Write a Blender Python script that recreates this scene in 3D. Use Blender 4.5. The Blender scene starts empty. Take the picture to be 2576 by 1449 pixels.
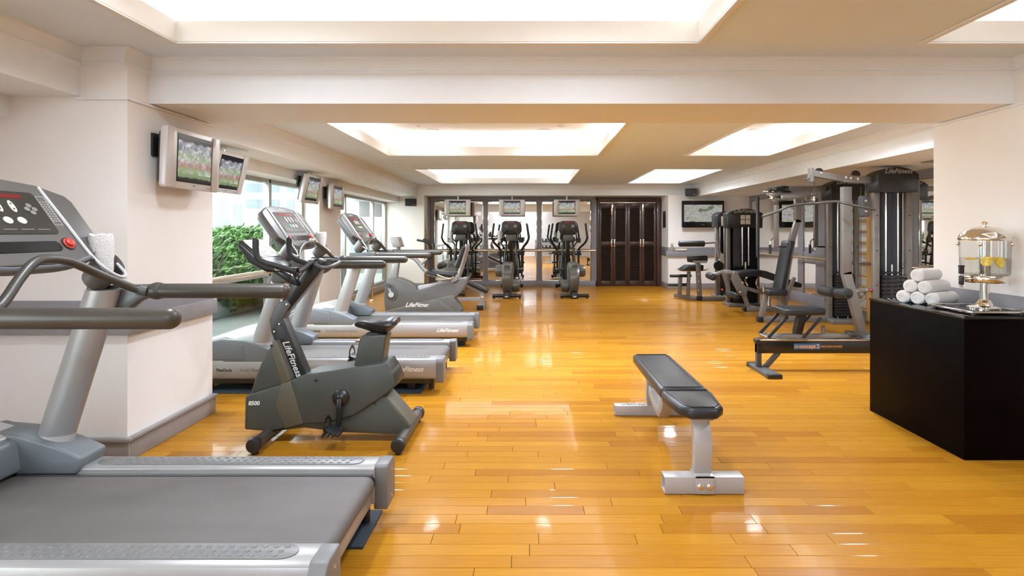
import bpy, bmesh, math, random
from mathutils import Vector, Matrix, Euler
random.seed(7)
S = bpy.context.scene
COL = S.collection
# ------------------------------------------------------------------ camera
F, VX, VY, H = 1450.0, 1335.0, 580.0, 1.33      # focal length and vanishing point in pixels, eye height
cam = bpy.data.cameras.new('camera'); cam_o = bpy.data.objects.new('camera', cam); COL.objects.link(cam_o)
cam.sensor_width = 36; cam.lens = 36*F/2576
cam.shift_x = -(VX-1288)/2576; cam.shift_y = -(724.5-VY)/2576
cam.clip_start = .05; cam.clip_end = 900
cam_o.location = (0, 0, H); cam_o.rotation_euler = (math.pi/2, 0, 0)
S.camera = cam_o
# ------------------------------------------------------------------ view, world
S.view_settings.view_transform = 'Standard'; S.view_settings.look = 'None'
S.view_settings.exposure = 0.84; S.view_settings.gamma = 1.0
S.view_settings.use_curve_mapping = False
W_ = bpy.data.worlds.new('world'); S.world = W_; W_.use_nodes = True
bg = W_.node_tree.nodes['Background']; bg.inputs[0].default_value = (.90, .96, 1, 1); bg.inputs[1].default_value = 6.0
WARM, DAY = (.97, 1, 1.04), (1, .97, .94)
def area(name, loc, rot, sx, sy, power, col=WARM, spread=180):
    l = bpy.data.lights.new(name, 'AREA'); l.shape = 'RECTANGLE'; l.size = sx; l.size_y = sy
    l.energy = power; l.color = col; l.spread = math.radians(spread)
    o = bpy.data.objects.new(name, l); COL.objects.link(o); o.location = loc; o.rotation_euler = rot
    return o
def spot(name, loc, power, ang=120, blend=.6, r=.05, col=WARM, rot=(0, 0, 0)):
    l = bpy.data.lights.new(name, 'SPOT'); l.energy = power; l.spot_size = math.radians(ang); l.spot_blend = blend
    l.shadow_soft_size = r; l.color = col
    o = bpy.data.objects.new(name, l); COL.objects.link(o); o.location = loc; o.rotation_euler = rot
    return o
ZC = 2.38                                          # ceiling height
COFFERS = [(-1.97, .93, .2, 3.2), (2.2, 3.3, .2, 3.2), (-1.97, .92, 5.0, 8.0), (2.17, 3.3, 5.0, 8.0), (-1.97, .83, 9.8, 12.7), (2.13, 3.28, 9.8, 12.7)]
COVE_W = 1.8                                      # watts per metre of cove tube
for (x0, x1, y0, y1) in COFFERS:
    for (cx, cy, sx, sy) in (((x0+x1)/2, y0-.11, x1-x0+.2, .06), ((x0+x1)/2, y1+.11, x1-x0+.2, .06), (x0-.11, (y0+y1)/2, .06, y1-y0), (x1+.11, (y0+y1)/2, .06, y1-y0)):
        area('cove_tube', (cx, cy, ZC+.135), (math.pi, 0, 0), sx, sy, COVE_W*max(sx, sy)*(1.9 if y0 > 9 else 1.15 if y0 > 4 else .8), WARM)
DOWN = [(-1.32, 7.75), (.176, 7.75), (3.0, 7.75), (-1.3, 2.4), (.3, 2.4), (2.75, 1.6), (2.7, 11.2), (-1.3, 5.6), (.2, 5.6), (2.7, 5.6), (-1.7, 6.1), (.7, 6.1), (3.0, 6.1)]  # lamps hidden behind the beam are added to brighten the room
DOWN_W = {7.75: 24, 5.6: 160, 6.1: 130, 11.2: 130, 2.4: 90, 1.6: 120}  # lamps in the near coffers are also added, unseen, as fill light
for (x, y) in DOWN: spot('downlight_beam', (x, y, 2.655), DOWN_W[y]*(1.8 if y > 11 and x > 2 else 1), 168, 1, .22 if y > 11 and x < 2 else .10, (.86, .97, 1.12))
# ------------------------------------------------------------------ materials
def nt(m): return m.node_tree.nodes, m.node_tree.links
def mat(name, col, rough=.5, metal=0., var=.06, vscale=6., bump=0., bscale=60., coat=0., spec=.5, emis=None, es=0., trans=0., stretch=None, sheen=0.):
    m = bpy.data.materials.new(name); m.use_nodes = True; n, l = nt(m); p = n['Principled BSDF']
    p.inputs['Roughness'].default_value = rough; p.inputs['Metallic'].default_value = metal
    p.inputs['Coat Weight'].default_value = coat; p.inputs['Coat Roughness'].default_value = .05
    p.inputs['Specular IOR Level'].default_value = spec; p.inputs['Transmission Weight'].default_value = trans
    p.inputs['Sheen Weight'].default_value = sheen
    tc = n.new('ShaderNodeTexCoord'); mp = n.new('ShaderNodeMapping'); l.new(tc.outputs['Object'], mp.inputs[0])
    if stretch: mp.inputs['Scale'].default_value = stretch
    nz = n.new('ShaderNodeTexNoise'); nz.inputs['Scale'].default_value = vscale; nz.inputs['Detail'].default_value = 3; l.new(mp.outputs[0], nz.inputs[0])
    cr = n.new('ShaderNodeValToRGB'); l.new(nz.outputs[0], cr.inputs[0])
    cr.color_ramp.elements[0].position = .3; cr.color_ramp.elements[1].position = .7
    cr.color_ramp.elements[0].color = (*[c*(1-var) for c in col], 1); cr.color_ramp.elements[1].color = (*[min(1, c*(1+var)) for c in col], 1)
    l.new(cr.outputs[0], p.inputs['Base Color'])
    if bump:
        n2 = n.new('ShaderNodeTexNoise'); n2.inputs['Scale'].default_value = bscale; l.new(mp.outputs[0], n2.inputs[0])
        b = n.new('ShaderNodeBump'); b.inputs['Strength'].default_value = bump; b.inputs['Distance'].default_value = .01
        l.new(n2.outputs[0], b.inputs['Height']); l.new(b.outputs[0], p.inputs['Normal'])
    if emis: p.inputs['Emission Color'].default_value = (*emis, 1); p.inputs['Emission Strength'].default_value = es
    return m
M = {}
M['wall'] = mat('wall_paint', (.85, .81, .775), .7, var=.012, vscale=3, bump=.06, bscale=90)
M['ceil'] = mat('ceiling_paint', (.74, .82, .92), .8, var=.012, vscale=2)
M['cove'] = mat('cove_paint', (.86, .84, .80), .8, var=.01)
M['trimw'] = mat('white_moulding', (.80, .805, .81), .6, var=.01)
M['grey'] = mat('grey_blue_trim', (.235, .225, .245), .35, var=.05, vscale=12)
M['baseb'] = mat('grey_brown_baseboard', (.27, .25, .245), .35, var=.06, vscale=14)
M['curb'] = mat('window_curb', (.42, .37, .33), .5)
M['alu'] = mat('window_aluminium', (.42, .41, .38), .35, .6)
M['silver'] = mat('silver_paint', (.34, .33, .325), .36, .35, var=.04, bump=.02, bscale=400)
M['silver_l'] = mat('light_silver_plastic', (.52, .51, .50), .4, .15, var=.03)
M['silver_d'] = mat('dark_silver_plastic', (.125, .116, .107), .42, .25, var=.04, bump=.03, bscale=500)
M['rail'] = mat('handrail_rubber', (.058, .051, .041), .38, .1, var=.08, bump=.05, bscale=500)
M['hood'] = mat('blue_grey_plastic', (.15, .165, .18), .45, var=.05, bump=.03, bscale=400)
M['cap'] = mat('grey_end_cap', (.16, .156, .152), .45, var=.05)
M['belt'] = mat('running_belt', (.108, .095, .088), .6, var=.12, vscale=4, bump=.12, bscale=900, stretch=(.35, 1, 1))
M['pad'] = mat('grey_foot_grip', (.165, .16, .156), .4, .1, var=.05)
M['black'] = mat('black_plastic', (.018, .018, .019), .35, var=.2)
M['blackm'] = mat('black_metal', (.014, .0135, .014), .28, .2, var=.2, coat=.3)
M['vinyl'] = mat('black_vinyl', (.017, .018, .021), .34, var=.15, bump=.12, bscale=260)
M['foam'] = mat('black_foam', (.02, .02, .02), .55, var=.2, bump=.2, bscale=300)
M['gun'] = mat('gunmetal_bracket', (.10, .103, .103), .4, .3, var=.06)
M['steel'] = mat('machine_paint', (.21, .19, .17), .35, .25, var=.05, bump=.03, bscale=300)
M['bench'] = mat('bench_paint', (.40, .372, .355), .38, .15, var=.05, bump=.03, bscale=300)
M['chrome'] = mat('chrome', (.80, .78, .74), .08, 1., var=.02)
M['brass'] = mat('satin_barre', (.72, .62, .48), .25, .85, var=.05)
M['bike'] = mat('olive_grey_shroud', (.062, .068, .06), .42, .1, var=.08, bump=.04, bscale=500)
M['bike2'] = mat('olive_stripe', (.105, .095, .066), .42, .1, var=.08, bump=.04, bscale=500)
M['recum'] = mat('grey_shroud', (.13, .122, .115), .4, .1, var=.05, bump=.03, bscale=400)
M['ellip'] = mat('elliptical_shroud', (.13, .13, .12), .3, .35, var=.06)
M['counter'] = mat('black_lacquer', (.003, .0014, .0014), .4, var=.3, spec=.035)
M['towel'] = mat('white_terry', (.80, .77, .74), .95, var=.04, vscale=30, bump=.9, bscale=240, sheen=.3)
M['towel2'] = mat('white_roll_terry', (.92, .91, .91), .95, var=.03, vscale=30, bump=.7, bscale=240, sheen=.3)
M['wood'] = mat('wall_bar_wood', (.62, .36, .09), .3, var=.15, vscale=5, stretch=(6, 6, .6), coat=.4)
M['door'] = mat('dark_mahogany', (.058, .025, .019), .35, var=.25, vscale=5, stretch=(8, 8, .7), coat=.3)
M['louv'] = mat('mahogany_louvre', (.034, .017, .010), .4, var=.25, vscale=8)
M['shroud'] = mat('blue_black_shroud', (.035, .04, .055), .3, var=.1)
M['red'] = mat('red_button', (.55, .035, .02), .35)
M['white'] = mat('white_print', (.78, .77, .74), .5, var=.02)
M['whitep'] = mat('white_plastic', (.72, .70, .67), .4, var=.02)
M['mat'] = mat('dark_blue_rubber_mat', (.028, .045, .062), .75, var=.3, vscale=180, bump=.1, bscale=300)
M['tvs'] = mat('television_silver', (.60, .56, .54), .35, .25, var=.02)
M['blackgloss'] = mat('gloss_black', (.008, .008, .009), .12, var=.1)
M['lemon'] = mat('lemon_flesh', (.85, .62, .06), .35, var=.25, vscale=60)
M['lemonr'] = mat('lemon_rind', (.80, .50, .02), .4)
M['panel'] = mat('console_panel', (.030, .026, .022), .3, var=.1)
M['lcd'] = mat('red_display', (.03, .004, .004), .2, emis=(.5, .02, .02), es=.25)
M['btn'] = mat('cream_button', (.60, .57, .50), .5)
M['btng'] = mat('grey_button', (.20, .195, .18), .5)
M['green'] = mat('green_key', (.05, .5, .12), .4)
M['orange'] = mat('orange_print', (.85, .40, .10), .5)
M['blue'] = mat('blue_print', (.03, .17, .42), .45)
M['lamp'] = mat('lamp_glow', (1, .9, .75), .5, emis=(1, .9, .74), es=14)
M['spray'] = mat('spray_bottle', (.55, .50, .30), .2, trans=.5)
M['twig'] = mat('dried_twig', (.35, .22, .10), .7)
M['cloth'] = mat('beige_cloth', (.68, .58, .48), .9, bump=.5, bscale=120)
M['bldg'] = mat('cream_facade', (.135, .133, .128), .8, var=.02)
M['bldg2'] = mat('haze_pale_tower', (.125, .131, .136), .8, var=.02)  # distant haze is put into this pale colour
M['bldg3'] = mat('haze_blue_tower', (.10, .111, .12), .8, var=.02)  # the bluish tint stands in for haze over the distance
M['bwin'] = mat('far_window_glass', (.058, .076, .085), .25, var=.15)
M['bwin2'] = mat('tower_window_glass', (.088, .099, .108), .3, var=.1)
M['leaf'] = mat('hedge_leaf', (.045, .11, .018), .55, var=.6, vscale=7)
M['twigd'] = mat('hedge_branch', (.06, .045, .03), .8)
M['terrace'] = mat('terrace_paving', (.25, .25, .24), .8)
def mirror_mat():
    m = mat('mirror_silver', (.86, .86, .84), .012, 1., var=.004); return m
M['mirror'] = mirror_mat()
def glass(name, tint=(1, 1, 1), gl=.06):
    m = bpy.data.materials.new(name); m.use_nodes = True; n, l = nt(m); n.remove(n['Principled BSDF'])
    o = n['Material Output']; t = n.new('ShaderNodeBsdfTransparent'); g = n.new('ShaderNodeBsdfGlossy'); x = n.new('ShaderNodeMixShader')
    lw = n.new('ShaderNodeLayerWeight'); lw.inputs[0].default_value = .5; pw_ = n.new('ShaderNodeMath'); pw_.operation = 'POWER'; pw_.inputs[1].default_value = 4.5; l.new(lw.outputs['Facing'], pw_.inputs[0])
    f = n.new('ShaderNodeMath'); f.operation = 'MULTIPLY_ADD'; f.inputs[1].default_value = .5; f.inputs[2].default_value = gl*.5; l.new(pw_.outputs[0], f.inputs[0])
    ns = n.new('ShaderNodeTexNoise'); ns.inputs['Scale'].default_value = 2.5
    mr = n.new('ShaderNodeMapRange'); mr.inputs[3].default_value = .97; mr.inputs[4].default_value = 1.0; l.new(ns.outputs[0], mr.inputs[0])
    mc = n.new('ShaderNodeMix'); mc.data_type = 'RGBA'; mc.blend_type = 'MULTIPLY'; mc.inputs[0].default_value = 1
    mc.inputs[6].default_value = (*tint, 1); l.new(mr.outputs[0], mc.inputs[7]); l.new(mc.outputs[2], t.inputs[0])
    g.inputs['Roughness'].default_value = .02; l.new(f.outputs[0], x.inputs[0]); l.new(t.outputs[0], x.inputs[1]); l.new(g.outputs[0], x.inputs[2])
    l.new(x.outputs[0], o.inputs[0]); return m
M['glass'] = glass('window_glass', (.95, .98, .97)); M['glassd'] = glass('tinted_lower_glass', (.62, .66, .64))
M['clear'] = glass('clear_acrylic', (.985, .985, .98)); M['water'] = glass('lemon_water', (.975, .97, .92))
M['smoke'] = glass('smoked_plate', (.25, .23, .22))
def floor_mat():
    m = bpy.data.materials.new('varnished_oak'); m.use_nodes = True; n, l = nt(m); p = n['Principled BSDF']
    g = n.new('ShaderNodeNewGeometry'); oi = n.new('ShaderNodeObjectInfo')
    ad = n.new('ShaderNodeMath'); ad.operation = 'ADD'; l.new(g.outputs['Random Per Island'], ad.inputs[0]); l.new(oi.outputs['Random'], ad.inputs[1])
    fr = n.new('ShaderNodeMath'); fr.operation = 'FRACT'; l.new(ad.outputs[0], fr.inputs[0])
    cr = n.new('ShaderNodeValToRGB'); l.new(fr.outputs[0], cr.inputs[0])
    e = cr.color_ramp.elements; e[0].color = (.335, .128, .010, 1); e[1].color = (.44, .20, .017, 1)
    a = e.new(.3); a.color = (.40, .168, .012, 1); b = e.new(.7); b.color = (.425, .184, .0135, 1)
    tc = n.new('ShaderNodeTexCoord'); mp = n.new('ShaderNodeMapping'); mp.inputs['Scale'].default_value = (2.2, 45, 1); l.new(tc.outputs['Object'], mp.inputs[0])
    nz = n.new('ShaderNodeTexNoise'); nz.inputs['Scale'].default_value = 2.0; nz.inputs['Detail'].default_value = 5; l.new(mp.outputs[0], nz.inputs[0])
    mr = n.new('ShaderNodeMapRange'); mr.inputs[1].default_value = .25; mr.inputs[2].default_value = .75; mr.inputs[3].default_value = .84; mr.inputs[4].default_value = 1.12; l.new(nz.outputs[0], mr.inputs[0])
    mx = n.new('ShaderNodeMix'); mx.data_type = 'RGBA'; mx.blend_type = 'MULTIPLY'; mx.inputs[0].default_value = 1; l.new(cr.outputs[0], mx.inputs[6]); l.new(mr.outputs[0], mx.inputs[7])
    l.new(mx.outputs[2], p.inputs['Base Color'])
    p.inputs['Roughness'].default_value = .32; p.inputs['Coat Weight'].default_value = .2; p.inputs['Coat Roughness'].default_value = .06; p.inputs['Specular IOR Level'].default_value = .05
    n2 = n.new('ShaderNodeTexNoise'); n2.inputs['Scale'].default_value = 5; l.new(tc.outputs['Object'], n2.inputs[0])
    bp = n.new('ShaderNodeBump'); bp.inputs['Strength'].default_value = .05; bp.inputs['Distance'].default_value = .02; l.new(n2.outputs[0], bp.inputs['Height'])
    l.new(bp.outputs[0], p.inputs['Normal']); l.new(bp.outputs[0], p.inputs['Coat Normal'])
    return m
M['floor'] = floor_mat()
def screen_mat(name, kind, seed, es=1.0):
    # picture shown on a television: object coordinates, x across -0.5..0.5, z up -0.5..0.5 of a unit screen
    m = bpy.data.materials.new(name); m.use_nodes = True; n, l = nt(m); p = n['Principled BSDF']
    tc = n.new('ShaderNodeTexCoord'); sp = n.new('ShaderNodeSeparateXYZ'); l.new(tc.outputs['UV'], sp.inputs[0])
    def noise(sc, det, w):
        z = n.new('ShaderNodeTexNoise'); z.noise_dimensions = '4D'; z.inputs['Scale'].default_value = sc; z.inputs['Detail'].default_value = det; z.inputs['W'].default_value = w+seed
        l.new(tc.outputs['UV'], z.inputs[0]); return z
    cr = n.new('ShaderNodeValToRGB'); el = cr.color_ramp.elements
    if kind == 'game':
        a = n.new('ShaderNodeMath'); a.operation = 'MULTIPLY_ADD'; z = noise(6, 4, 1); l.new(z.outputs[0], a.inputs[0]); a.inputs[1].default_value = .16; l.new(sp.outputs[1], a.inputs[2])
        l.new(a.outputs[0], cr.inputs[0]); cr.color_ramp.interpolation = 'EASE'
        el[0].position = .13; el[0].color = (.01, .01, .012, 1); el[1].position = .97; el[1].color = (.012, .012, .015, 1)
        for (q, c) in ((.17, (.20, .27, .13)), (.34, (.28, .36, .18)), (.42, (.38, .20, .16)), (.52, (.36, .24, .20)), (.56, (.32, .40, .24)), (.70, (.30, .36, .25)), (.76, (.10, .14, .20)), (.90, (.24, .23, .30))):
            e = el.new(q); e.color = (*c, 1)
        z2 = noise(13, 5, 3); c2 = n.new('ShaderNodeValToRGB'); l.new(z2.outputs[1], c2.inputs[0]); c2.color_ramp.elements[0].position = .35; c2.color_ramp.elements[1].position = .62
        c2.color_ramp.elements[0].color = (.12, .12, .14, 1); c2.color_ramp.elements[1].color = (.85, .85, .82, 1)
        z3 = noise(5, 3, 9); r3 = n.new('ShaderNodeMapRange'); r3.inputs[1].default_value = .42; r3.inputs[2].default_value = .62; r3.inputs[4].default_value = .8; l.new(z3.outputs[0], r3.inputs[0])
        lb = n.new('ShaderNodeMath'); lb.operation = 'COMPARE'; lb.inputs[1].default_value = .52; lb.inputs[2].default_value = .36; l.new(sp.outputs[1], lb.inputs[0])
        mm = n.new('ShaderNodeMath'); mm.operation = 'MULTIPLY'; l.new(r3.outputs[0], mm.inputs[0]); l.new(lb.outputs[0], mm.inputs[1])
    else:
        z = noise(3.2, 5, 2); l.new(z.outputs[0], cr.inputs[0])
        el[0].position = .34; el[0].color = (.02, .05, .03, 1); el[1].position = .68; el[1].color = (.30, .20, .24, 1)
        for (q, c) in ((.41, (.10, .15, .08)), (.46, (.40, .38, .24)), (.50, (.50, .50, .60)), (.55, (.36, .36, .16)), (.60, (.55, .55, .64))):
            e = el.new(q); e.color = (*c, 1)
        z2 = noise(16, 4, 4); c2 = n.new('ShaderNodeValToRGB'); l.new(z2.outputs[1], c2.inputs[0]); c2.color_ramp.elements[0].position = .35; c2.color_ramp.elements[1].position = .65; c2.color_ramp.elements[0].color = (.05, .05, .10, 1); c2.color_ramp.elements[1].color = (.8, .76, .76, 1)
        mm = n.new('ShaderNodeValue'); mm.outputs[0].default_value = .18
    mx = n.new('ShaderNodeMix'); mx.data_type = 'RGBA'; l.new(mm.outputs[0], mx.inputs[0]); l.new(cr.outputs[0], mx.inputs[6]); l.new(c2.outputs[0], mx.inputs[7])
    p.inputs['Base Color'].default_value = (.01, .01, .01, 1); p.inputs['Roughness'].default_value = .15
    l.new(mx.outputs[2], p.inputs['Emission Color']); p.inputs['Emission Strength'].default_value = es
    return m
M['game'] = screen_mat('baseball_broadcast', 'game', 0., .55); M['scene'] = screen_mat('garden_broadcast', 'park', 5., .45)
# ------------------------------------------------------------------ mesh helpers
def V(*a): return Vector(a if len(a) > 1 else a[0])
def W(px, py, Y): return Vector(((px-VX)*Y/F, Y, H-(py-VY)*Y/F))     # a point of the picture at the true depth Y
def XZ(pts, Y): return [((px-VX)*Y/F, H-(py-VY)*Y/F) for px, py in pts]
def cr_path(pts, n=6, closed=False):
    pts = [Vector(p) for p in pts]; out = []; N = len(pts)
    for i in range(N if closed else N-1):
        g = lambda k: pts[k % N] if closed else pts[max(0, min(N-1, k))]
        p0, p1, p2, p3 = g(i-1), g(i), g(i+1), g(i+2)
        for k in range(n):
            t = k/n
            out.append(.5*((2*p1)+(-p0+p2)*t+(2*p0-5*p1+4*p2-p3)*t*t+(-p0+3*p1-3*p2+p3)*t**3))
    if not closed: out.append(pts[-1])
    return out
class B:
    def __init__(s): s.v = []; s.f = []
    def add(s, vs, fs):
        o = len(s.v); s.v += [Vector(x) for x in vs]; s.f += [[i+o for i in f] for f in fs]; return s
    def box(s, x0, x1, y0, y1, z0, z1):
        return s.add([(x0, y0, z0), (x1, y0, z0), (x1, y1, z0), (x0, y1, z0), (x0, y0, z1), (x1, y0, z1), (x1, y1, z1), (x0, y1, z1)],
                     [(0, 3, 2, 1), (4, 5, 6, 7), (0, 1, 5, 4), (1, 2, 6, 5), (2, 3, 7, 6), (3, 0, 4, 7)])
    def obox(s, c, size, rot=(0, 0, 0)):
        R = Euler(rot).to_matrix(); a, b, d = [q/2 for q in size]; c = Vector(c)
        vs = [c+R@Vector((x*a, y*b, z*d)) for z in (-1, 1) for (x, y) in ((-1, -1), (1, -1), (1, 1), (-1, 1))]
        return s.add(vs, [(0, 3, 2, 1), (4, 5, 6, 7), (0, 1, 5, 4), (1, 2, 6, 5), (2, 3, 7, 6), (3, 0, 4, 7)])
    def beam(s, p0, p1, w, h, up=(0, 1, 0)):           # rectangular bar; w along "up", h across
        p0, p1 = Vector(p0), Vector(p1); d = (p1-p0).normalized(); u = Vector(up); u = (u-d*u.dot(d)).normalized(); t = d.cross(u)
        vs = [p+u*(a*w/2)+t*(b*h/2) for p in (p0, p1) for (a, b) in ((-1, -1), (1, -1), (1, 1), (-1, 1))]
        return s.add(vs, [(0, 1, 2, 3), (7, 6, 5, 4), (0, 4, 5, 1), (1, 5, 6, 2), (2, 6, 7, 3), (3, 7, 4, 0)])
    def tube(s, path, r, n=10, closed=False, ry=None):
        P = [Vector(p) for p in path]; N = len(P); rs = r if isinstance(r, (list, tuple)) else [r]*N
        T = []
        for i in range(N):
            a = P[(i-1) % N] if closed else P[max(0, i-1)]; b = P[(i+1) % N] if closed else P[min(N-1, i+1)]
            T.append((b-a).normalized())
        u = Vector((0, 0, 1)) if abs(T[0].z) < .9 else Vector((0, 1, 0)); u = (u-T[0]*u.dot(T[0])).normalized(); vs = []
        for i in range(N):
            u = (u-T[i]*u.dot(T[i])).normalized(); w = T[i].cross(u)
            for k in range(n):
                a = 2*math.pi*k/n; vs.append(P[i]+u*math.cos(a)*rs[i]+w*math.sin(a)*(rs[i] if ry is None else rs[i]*ry))
        fs = []
        for i in range(N if closed else N-1):
            j = (i+1) % N
            for k in range(n): fs.append((i*n+k, i*n+(k+1) % n, j*n+(k+1) % n, j*n+k))
        if not closed: fs += [tuple(range(n-1, -1, -1)), tuple((N-1)*n+k for k in range(n))]
        return s.add(vs, fs)
    def cyl(s, p0, p1, r, r1=None, n=14): return s.tube([p0, p1], [r, r if r1 is None else r1], n)
    def capsule(s, p0, p1, r, n=14, k=4, ends=(1, 1)):
        p0, p1 = Vector(p0), Vector(p1); d = (p1-p0).normalized(); P = []; R = []
        if ends[0]:
            for i in range(k): a = math.pi/2*(1-i/k); P.append(p0-d*r*math.sin(a)); R.append(max(r*math.cos(a), .0005))
        P += [p0, p1]; R += [r, r]
        if ends[1]:
            for i in range(1, k+1): a = math.pi/2*i/k; P.append(p1+d*r*math.sin(a)); R.append(max(r*math.cos(a), .0005))
        return s.tube(P, R, n)
    def prism(s, pts, lo, hi, ax='y'):                 # pts in (x,z) for ax y, (y,z) for ax x, (x,y) for ax z
        f = {'y': lambda a, b, c: (a, c, b), 'x': lambda a, b, c: (c, a, b), 'z': lambda a, b, c: (a, b, c)}[ax]
        n = len(pts); vs = [f(a, b, lo) for a, b in pts]+[f(a, b, hi) for a, b in pts]
        fs = [tuple(range(n)), tuple(range(2*n-1, n-1, -1))]+[(i, i+n, (i+1) % n+n, (i+1) % n) for i in range(n)]
        return s.add(vs, fs)
    def lathe(s, prof, c=(0, 0, 0), axis=(0, 0, 1), n=24):
        c = Vector(c); d = Vector(axis).normalized(); u = Vector((1, 0, 0)) if abs(d.x) < .9 else Vector((0, 1, 0)); u = (u-d*u.dot(d)).normalized(); w = d.cross(u)
        vs = [c+d*z+(u*math.cos(2*math.pi*k/n)+w*math.sin(2*math.pi*k/n))*max(r, .0004) for r, z in prof for k in range(n)]
        fs = [(i*n+k, i*n+(k+1) % n, (i+1)*n+(k+1) % n, (i+1)*n+k) for i in range(len(prof)-1) for k in range(n)]
        fs += [tuple(range(n-1, -1, -1)), tuple((len(prof)-1)*n+k for k in range(n))]
        return s.add(vs, fs)
    def loft(s, rings, caps=True):
        n = len(rings[0]); vs = [p for r in rings for p in r]
        fs = [(i*n+k, i*n+(k+1) % n, (i+1)*n+(k+1) % n, (i+1)*n+k) for i in range(len(rings)-1) for k in range(n)]
        if caps: fs += [tuple(range(n-1, -1, -1)), tuple((len(rings)-1)*n+k for k in range(n))]
        return s.add(vs, fs)
    def ball(s, c, r, nu=14, nv=8):
        r = r if isinstance(r, (tuple, list)) else (r, r, r); c = Vector(c); vs = []
        for i in range(nv+1):
            a = math.pi*i/nv
            for k in range(nu):
                b = 2*math.pi*k/nu; q = max(math.sin(a), .01); vs.append(c+Vector((r[0]*q*math.cos(b), r[1]*q*math.sin(b), r[2]*math.cos(a))))
        fs = [(i*nu+k, (i+1)*nu+k, (i+1)*nu+(k+1) % nu, i*nu+(k+1) % nu) for i in range(nv) for k in range(nu)]+[tuple(range(nu)), tuple(nv*nu+k for k in range(nu-1, -1, -1))]
        return s.add(vs, fs)
    def mesh(s, name, bevel=0, seg=2, ang=35):
        me = bpy.data.meshes.new(name); bm = bmesh.new(); bv = [bm.verts.new(v) for v in s.v]
        for f in s.f:
            try: bm.faces.new([bv[i] for i in f])
            except ValueError: pass
        bmesh.ops.recalc_face_normals(bm, faces=bm.faces)
        if bevel:
            ed = [e for e in bm.edges if len(e.link_faces) == 2 and e.calc_face_angle(0) > math.radians(ang)]
            bmesh.ops.bevel(bm, geom=ed, offset=bevel, segments=seg, profile=.5, affect='EDGES', clamp_overlap=True)
        bm.to_mesh(me); bm.free(); me.shade_smooth(); me.set_sharp_from_angle(angle=math.radians(42)); return me
    def build(s, name, m, parent=None, bevel=0, seg=2, ang=35, **kw):
        me = s.mesh(name, bevel, seg, ang); me.materials.append(M[m] if isinstance(m, str) else m)
        return link(name, me, parent, **kw)
def link(name, me, parent=None, loc=None, rot=None, label=None, cat=None, group=None, kind=None):
    o = bpy.data.objects.new(name, me); COL.objects.link(o)
    if parent: o.parent = parent
    if loc is not None: o.location = loc
    if rot is not None: o.rotation_euler = rot
    return tag(o, label, cat, group, kind)
def tag(o, label=None, cat=None, group=None, kind=None):
    for k, v in (('label', label), ('category', cat), ('group', group), ('kind', kind)):
        if v: o[k] = v
    return o
def thing(name, label, cat, loc=(0, 0, 0), rot=(0, 0, 0), group=None, scale=None):
    o = link(name, None, None, loc, rot, label, cat, group); o.empty_display_size = .1
    if scale: o.scale = scale
    return o
def struct(name, b, m, parent=None, bevel=0, **kw): return b.build(name, m, parent, bevel, kind='structure' if parent is None else None, **kw)
def copy_tree(o, parent=None, **kw):
    c = o.copy(); COL.objects.link(c); c.parent = parent
    for k, v in kw.items():
        if k in ('label', 'group'): c[k] = v
        else: setattr(c, k, v)
    for ch in [q for q in o.children]: copy_tree(ch, c)
    return c
TXT = {}
def text(name, s, size, m, parent, loc, rot=(math.pi/2, 0, 0), shear=0., ext=.0008, align='LEFT', off=0., spacing=1.):
    key = (s, size, shear, align, off, spacing)
    if key not in TXT:
        c = bpy.data.curves.new('lettering', 'FONT'); c.body = s; c.size = size; c.shear = shear; c.extrude = ext; c.align_x = align; c.offset = off; c.resolution_u = 3; c.space_character = spacing
        t = bpy.data.objects.new('tmp', c); COL.objects.link(t); dg = bpy.context.evaluated_depsgraph_get(); dg.update()
        TXT[key] = bpy.data.meshes.new_from_object(t.evaluated_get(dg)); bpy.data.objects.remove(t); bpy.data.curves.remove(c)
    me = TXT[key].copy(); me.materials.clear(); me.materials.append(M[m]); return link(name, me, parent, loc, rot)
def quad_screen(name, m, parent, w, h, loc, rot=(0, 0, 0)):   # flat picture in local x-z, facing -y
    me = bpy.data.meshes.new(name); me.from_pydata([(-w/2, 0, -h/2), (w/2, 0, -h/2), (w/2, 0, h/2), (-w/2, 0, h/2)], [], [(0, 1, 2, 3)])
    uv = me.uv_layers.new(); 
    for i, q in enumerate(((0, 0), (1, 0), (1, 1), (0, 1))): uv.data[i].uv = q
    me.materials.append(M[m]); return link(name, me, parent, loc, rot)
def rrect(w, h, r, n=5):                              # rounded rectangle outline
    out = []
    for (cx, cy, a0) in ((w/2-r, h/2-r, 0), (-w/2+r, h/2-r, 90), (-w/2+r, -h/2+r, 180), (w/2-r, -h/2+r, 270)):
        for k in range(n+1):
            a = math.radians(a0+90*k/n); out.append((cx+r*math.cos(a), cy+r*math.sin(a)))
    return out
# ================================================================== THE ROOM
YB, YF = -2.6, 13.75                                # back wall, mirror wall
XWL, XWR = -3.3, 5.0                                # window line, right wall
PX, PY0, PY1 = -2.33, 3.33, 4.22                    # left pillar
QX = 2.95                                           # right pillar face
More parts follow.
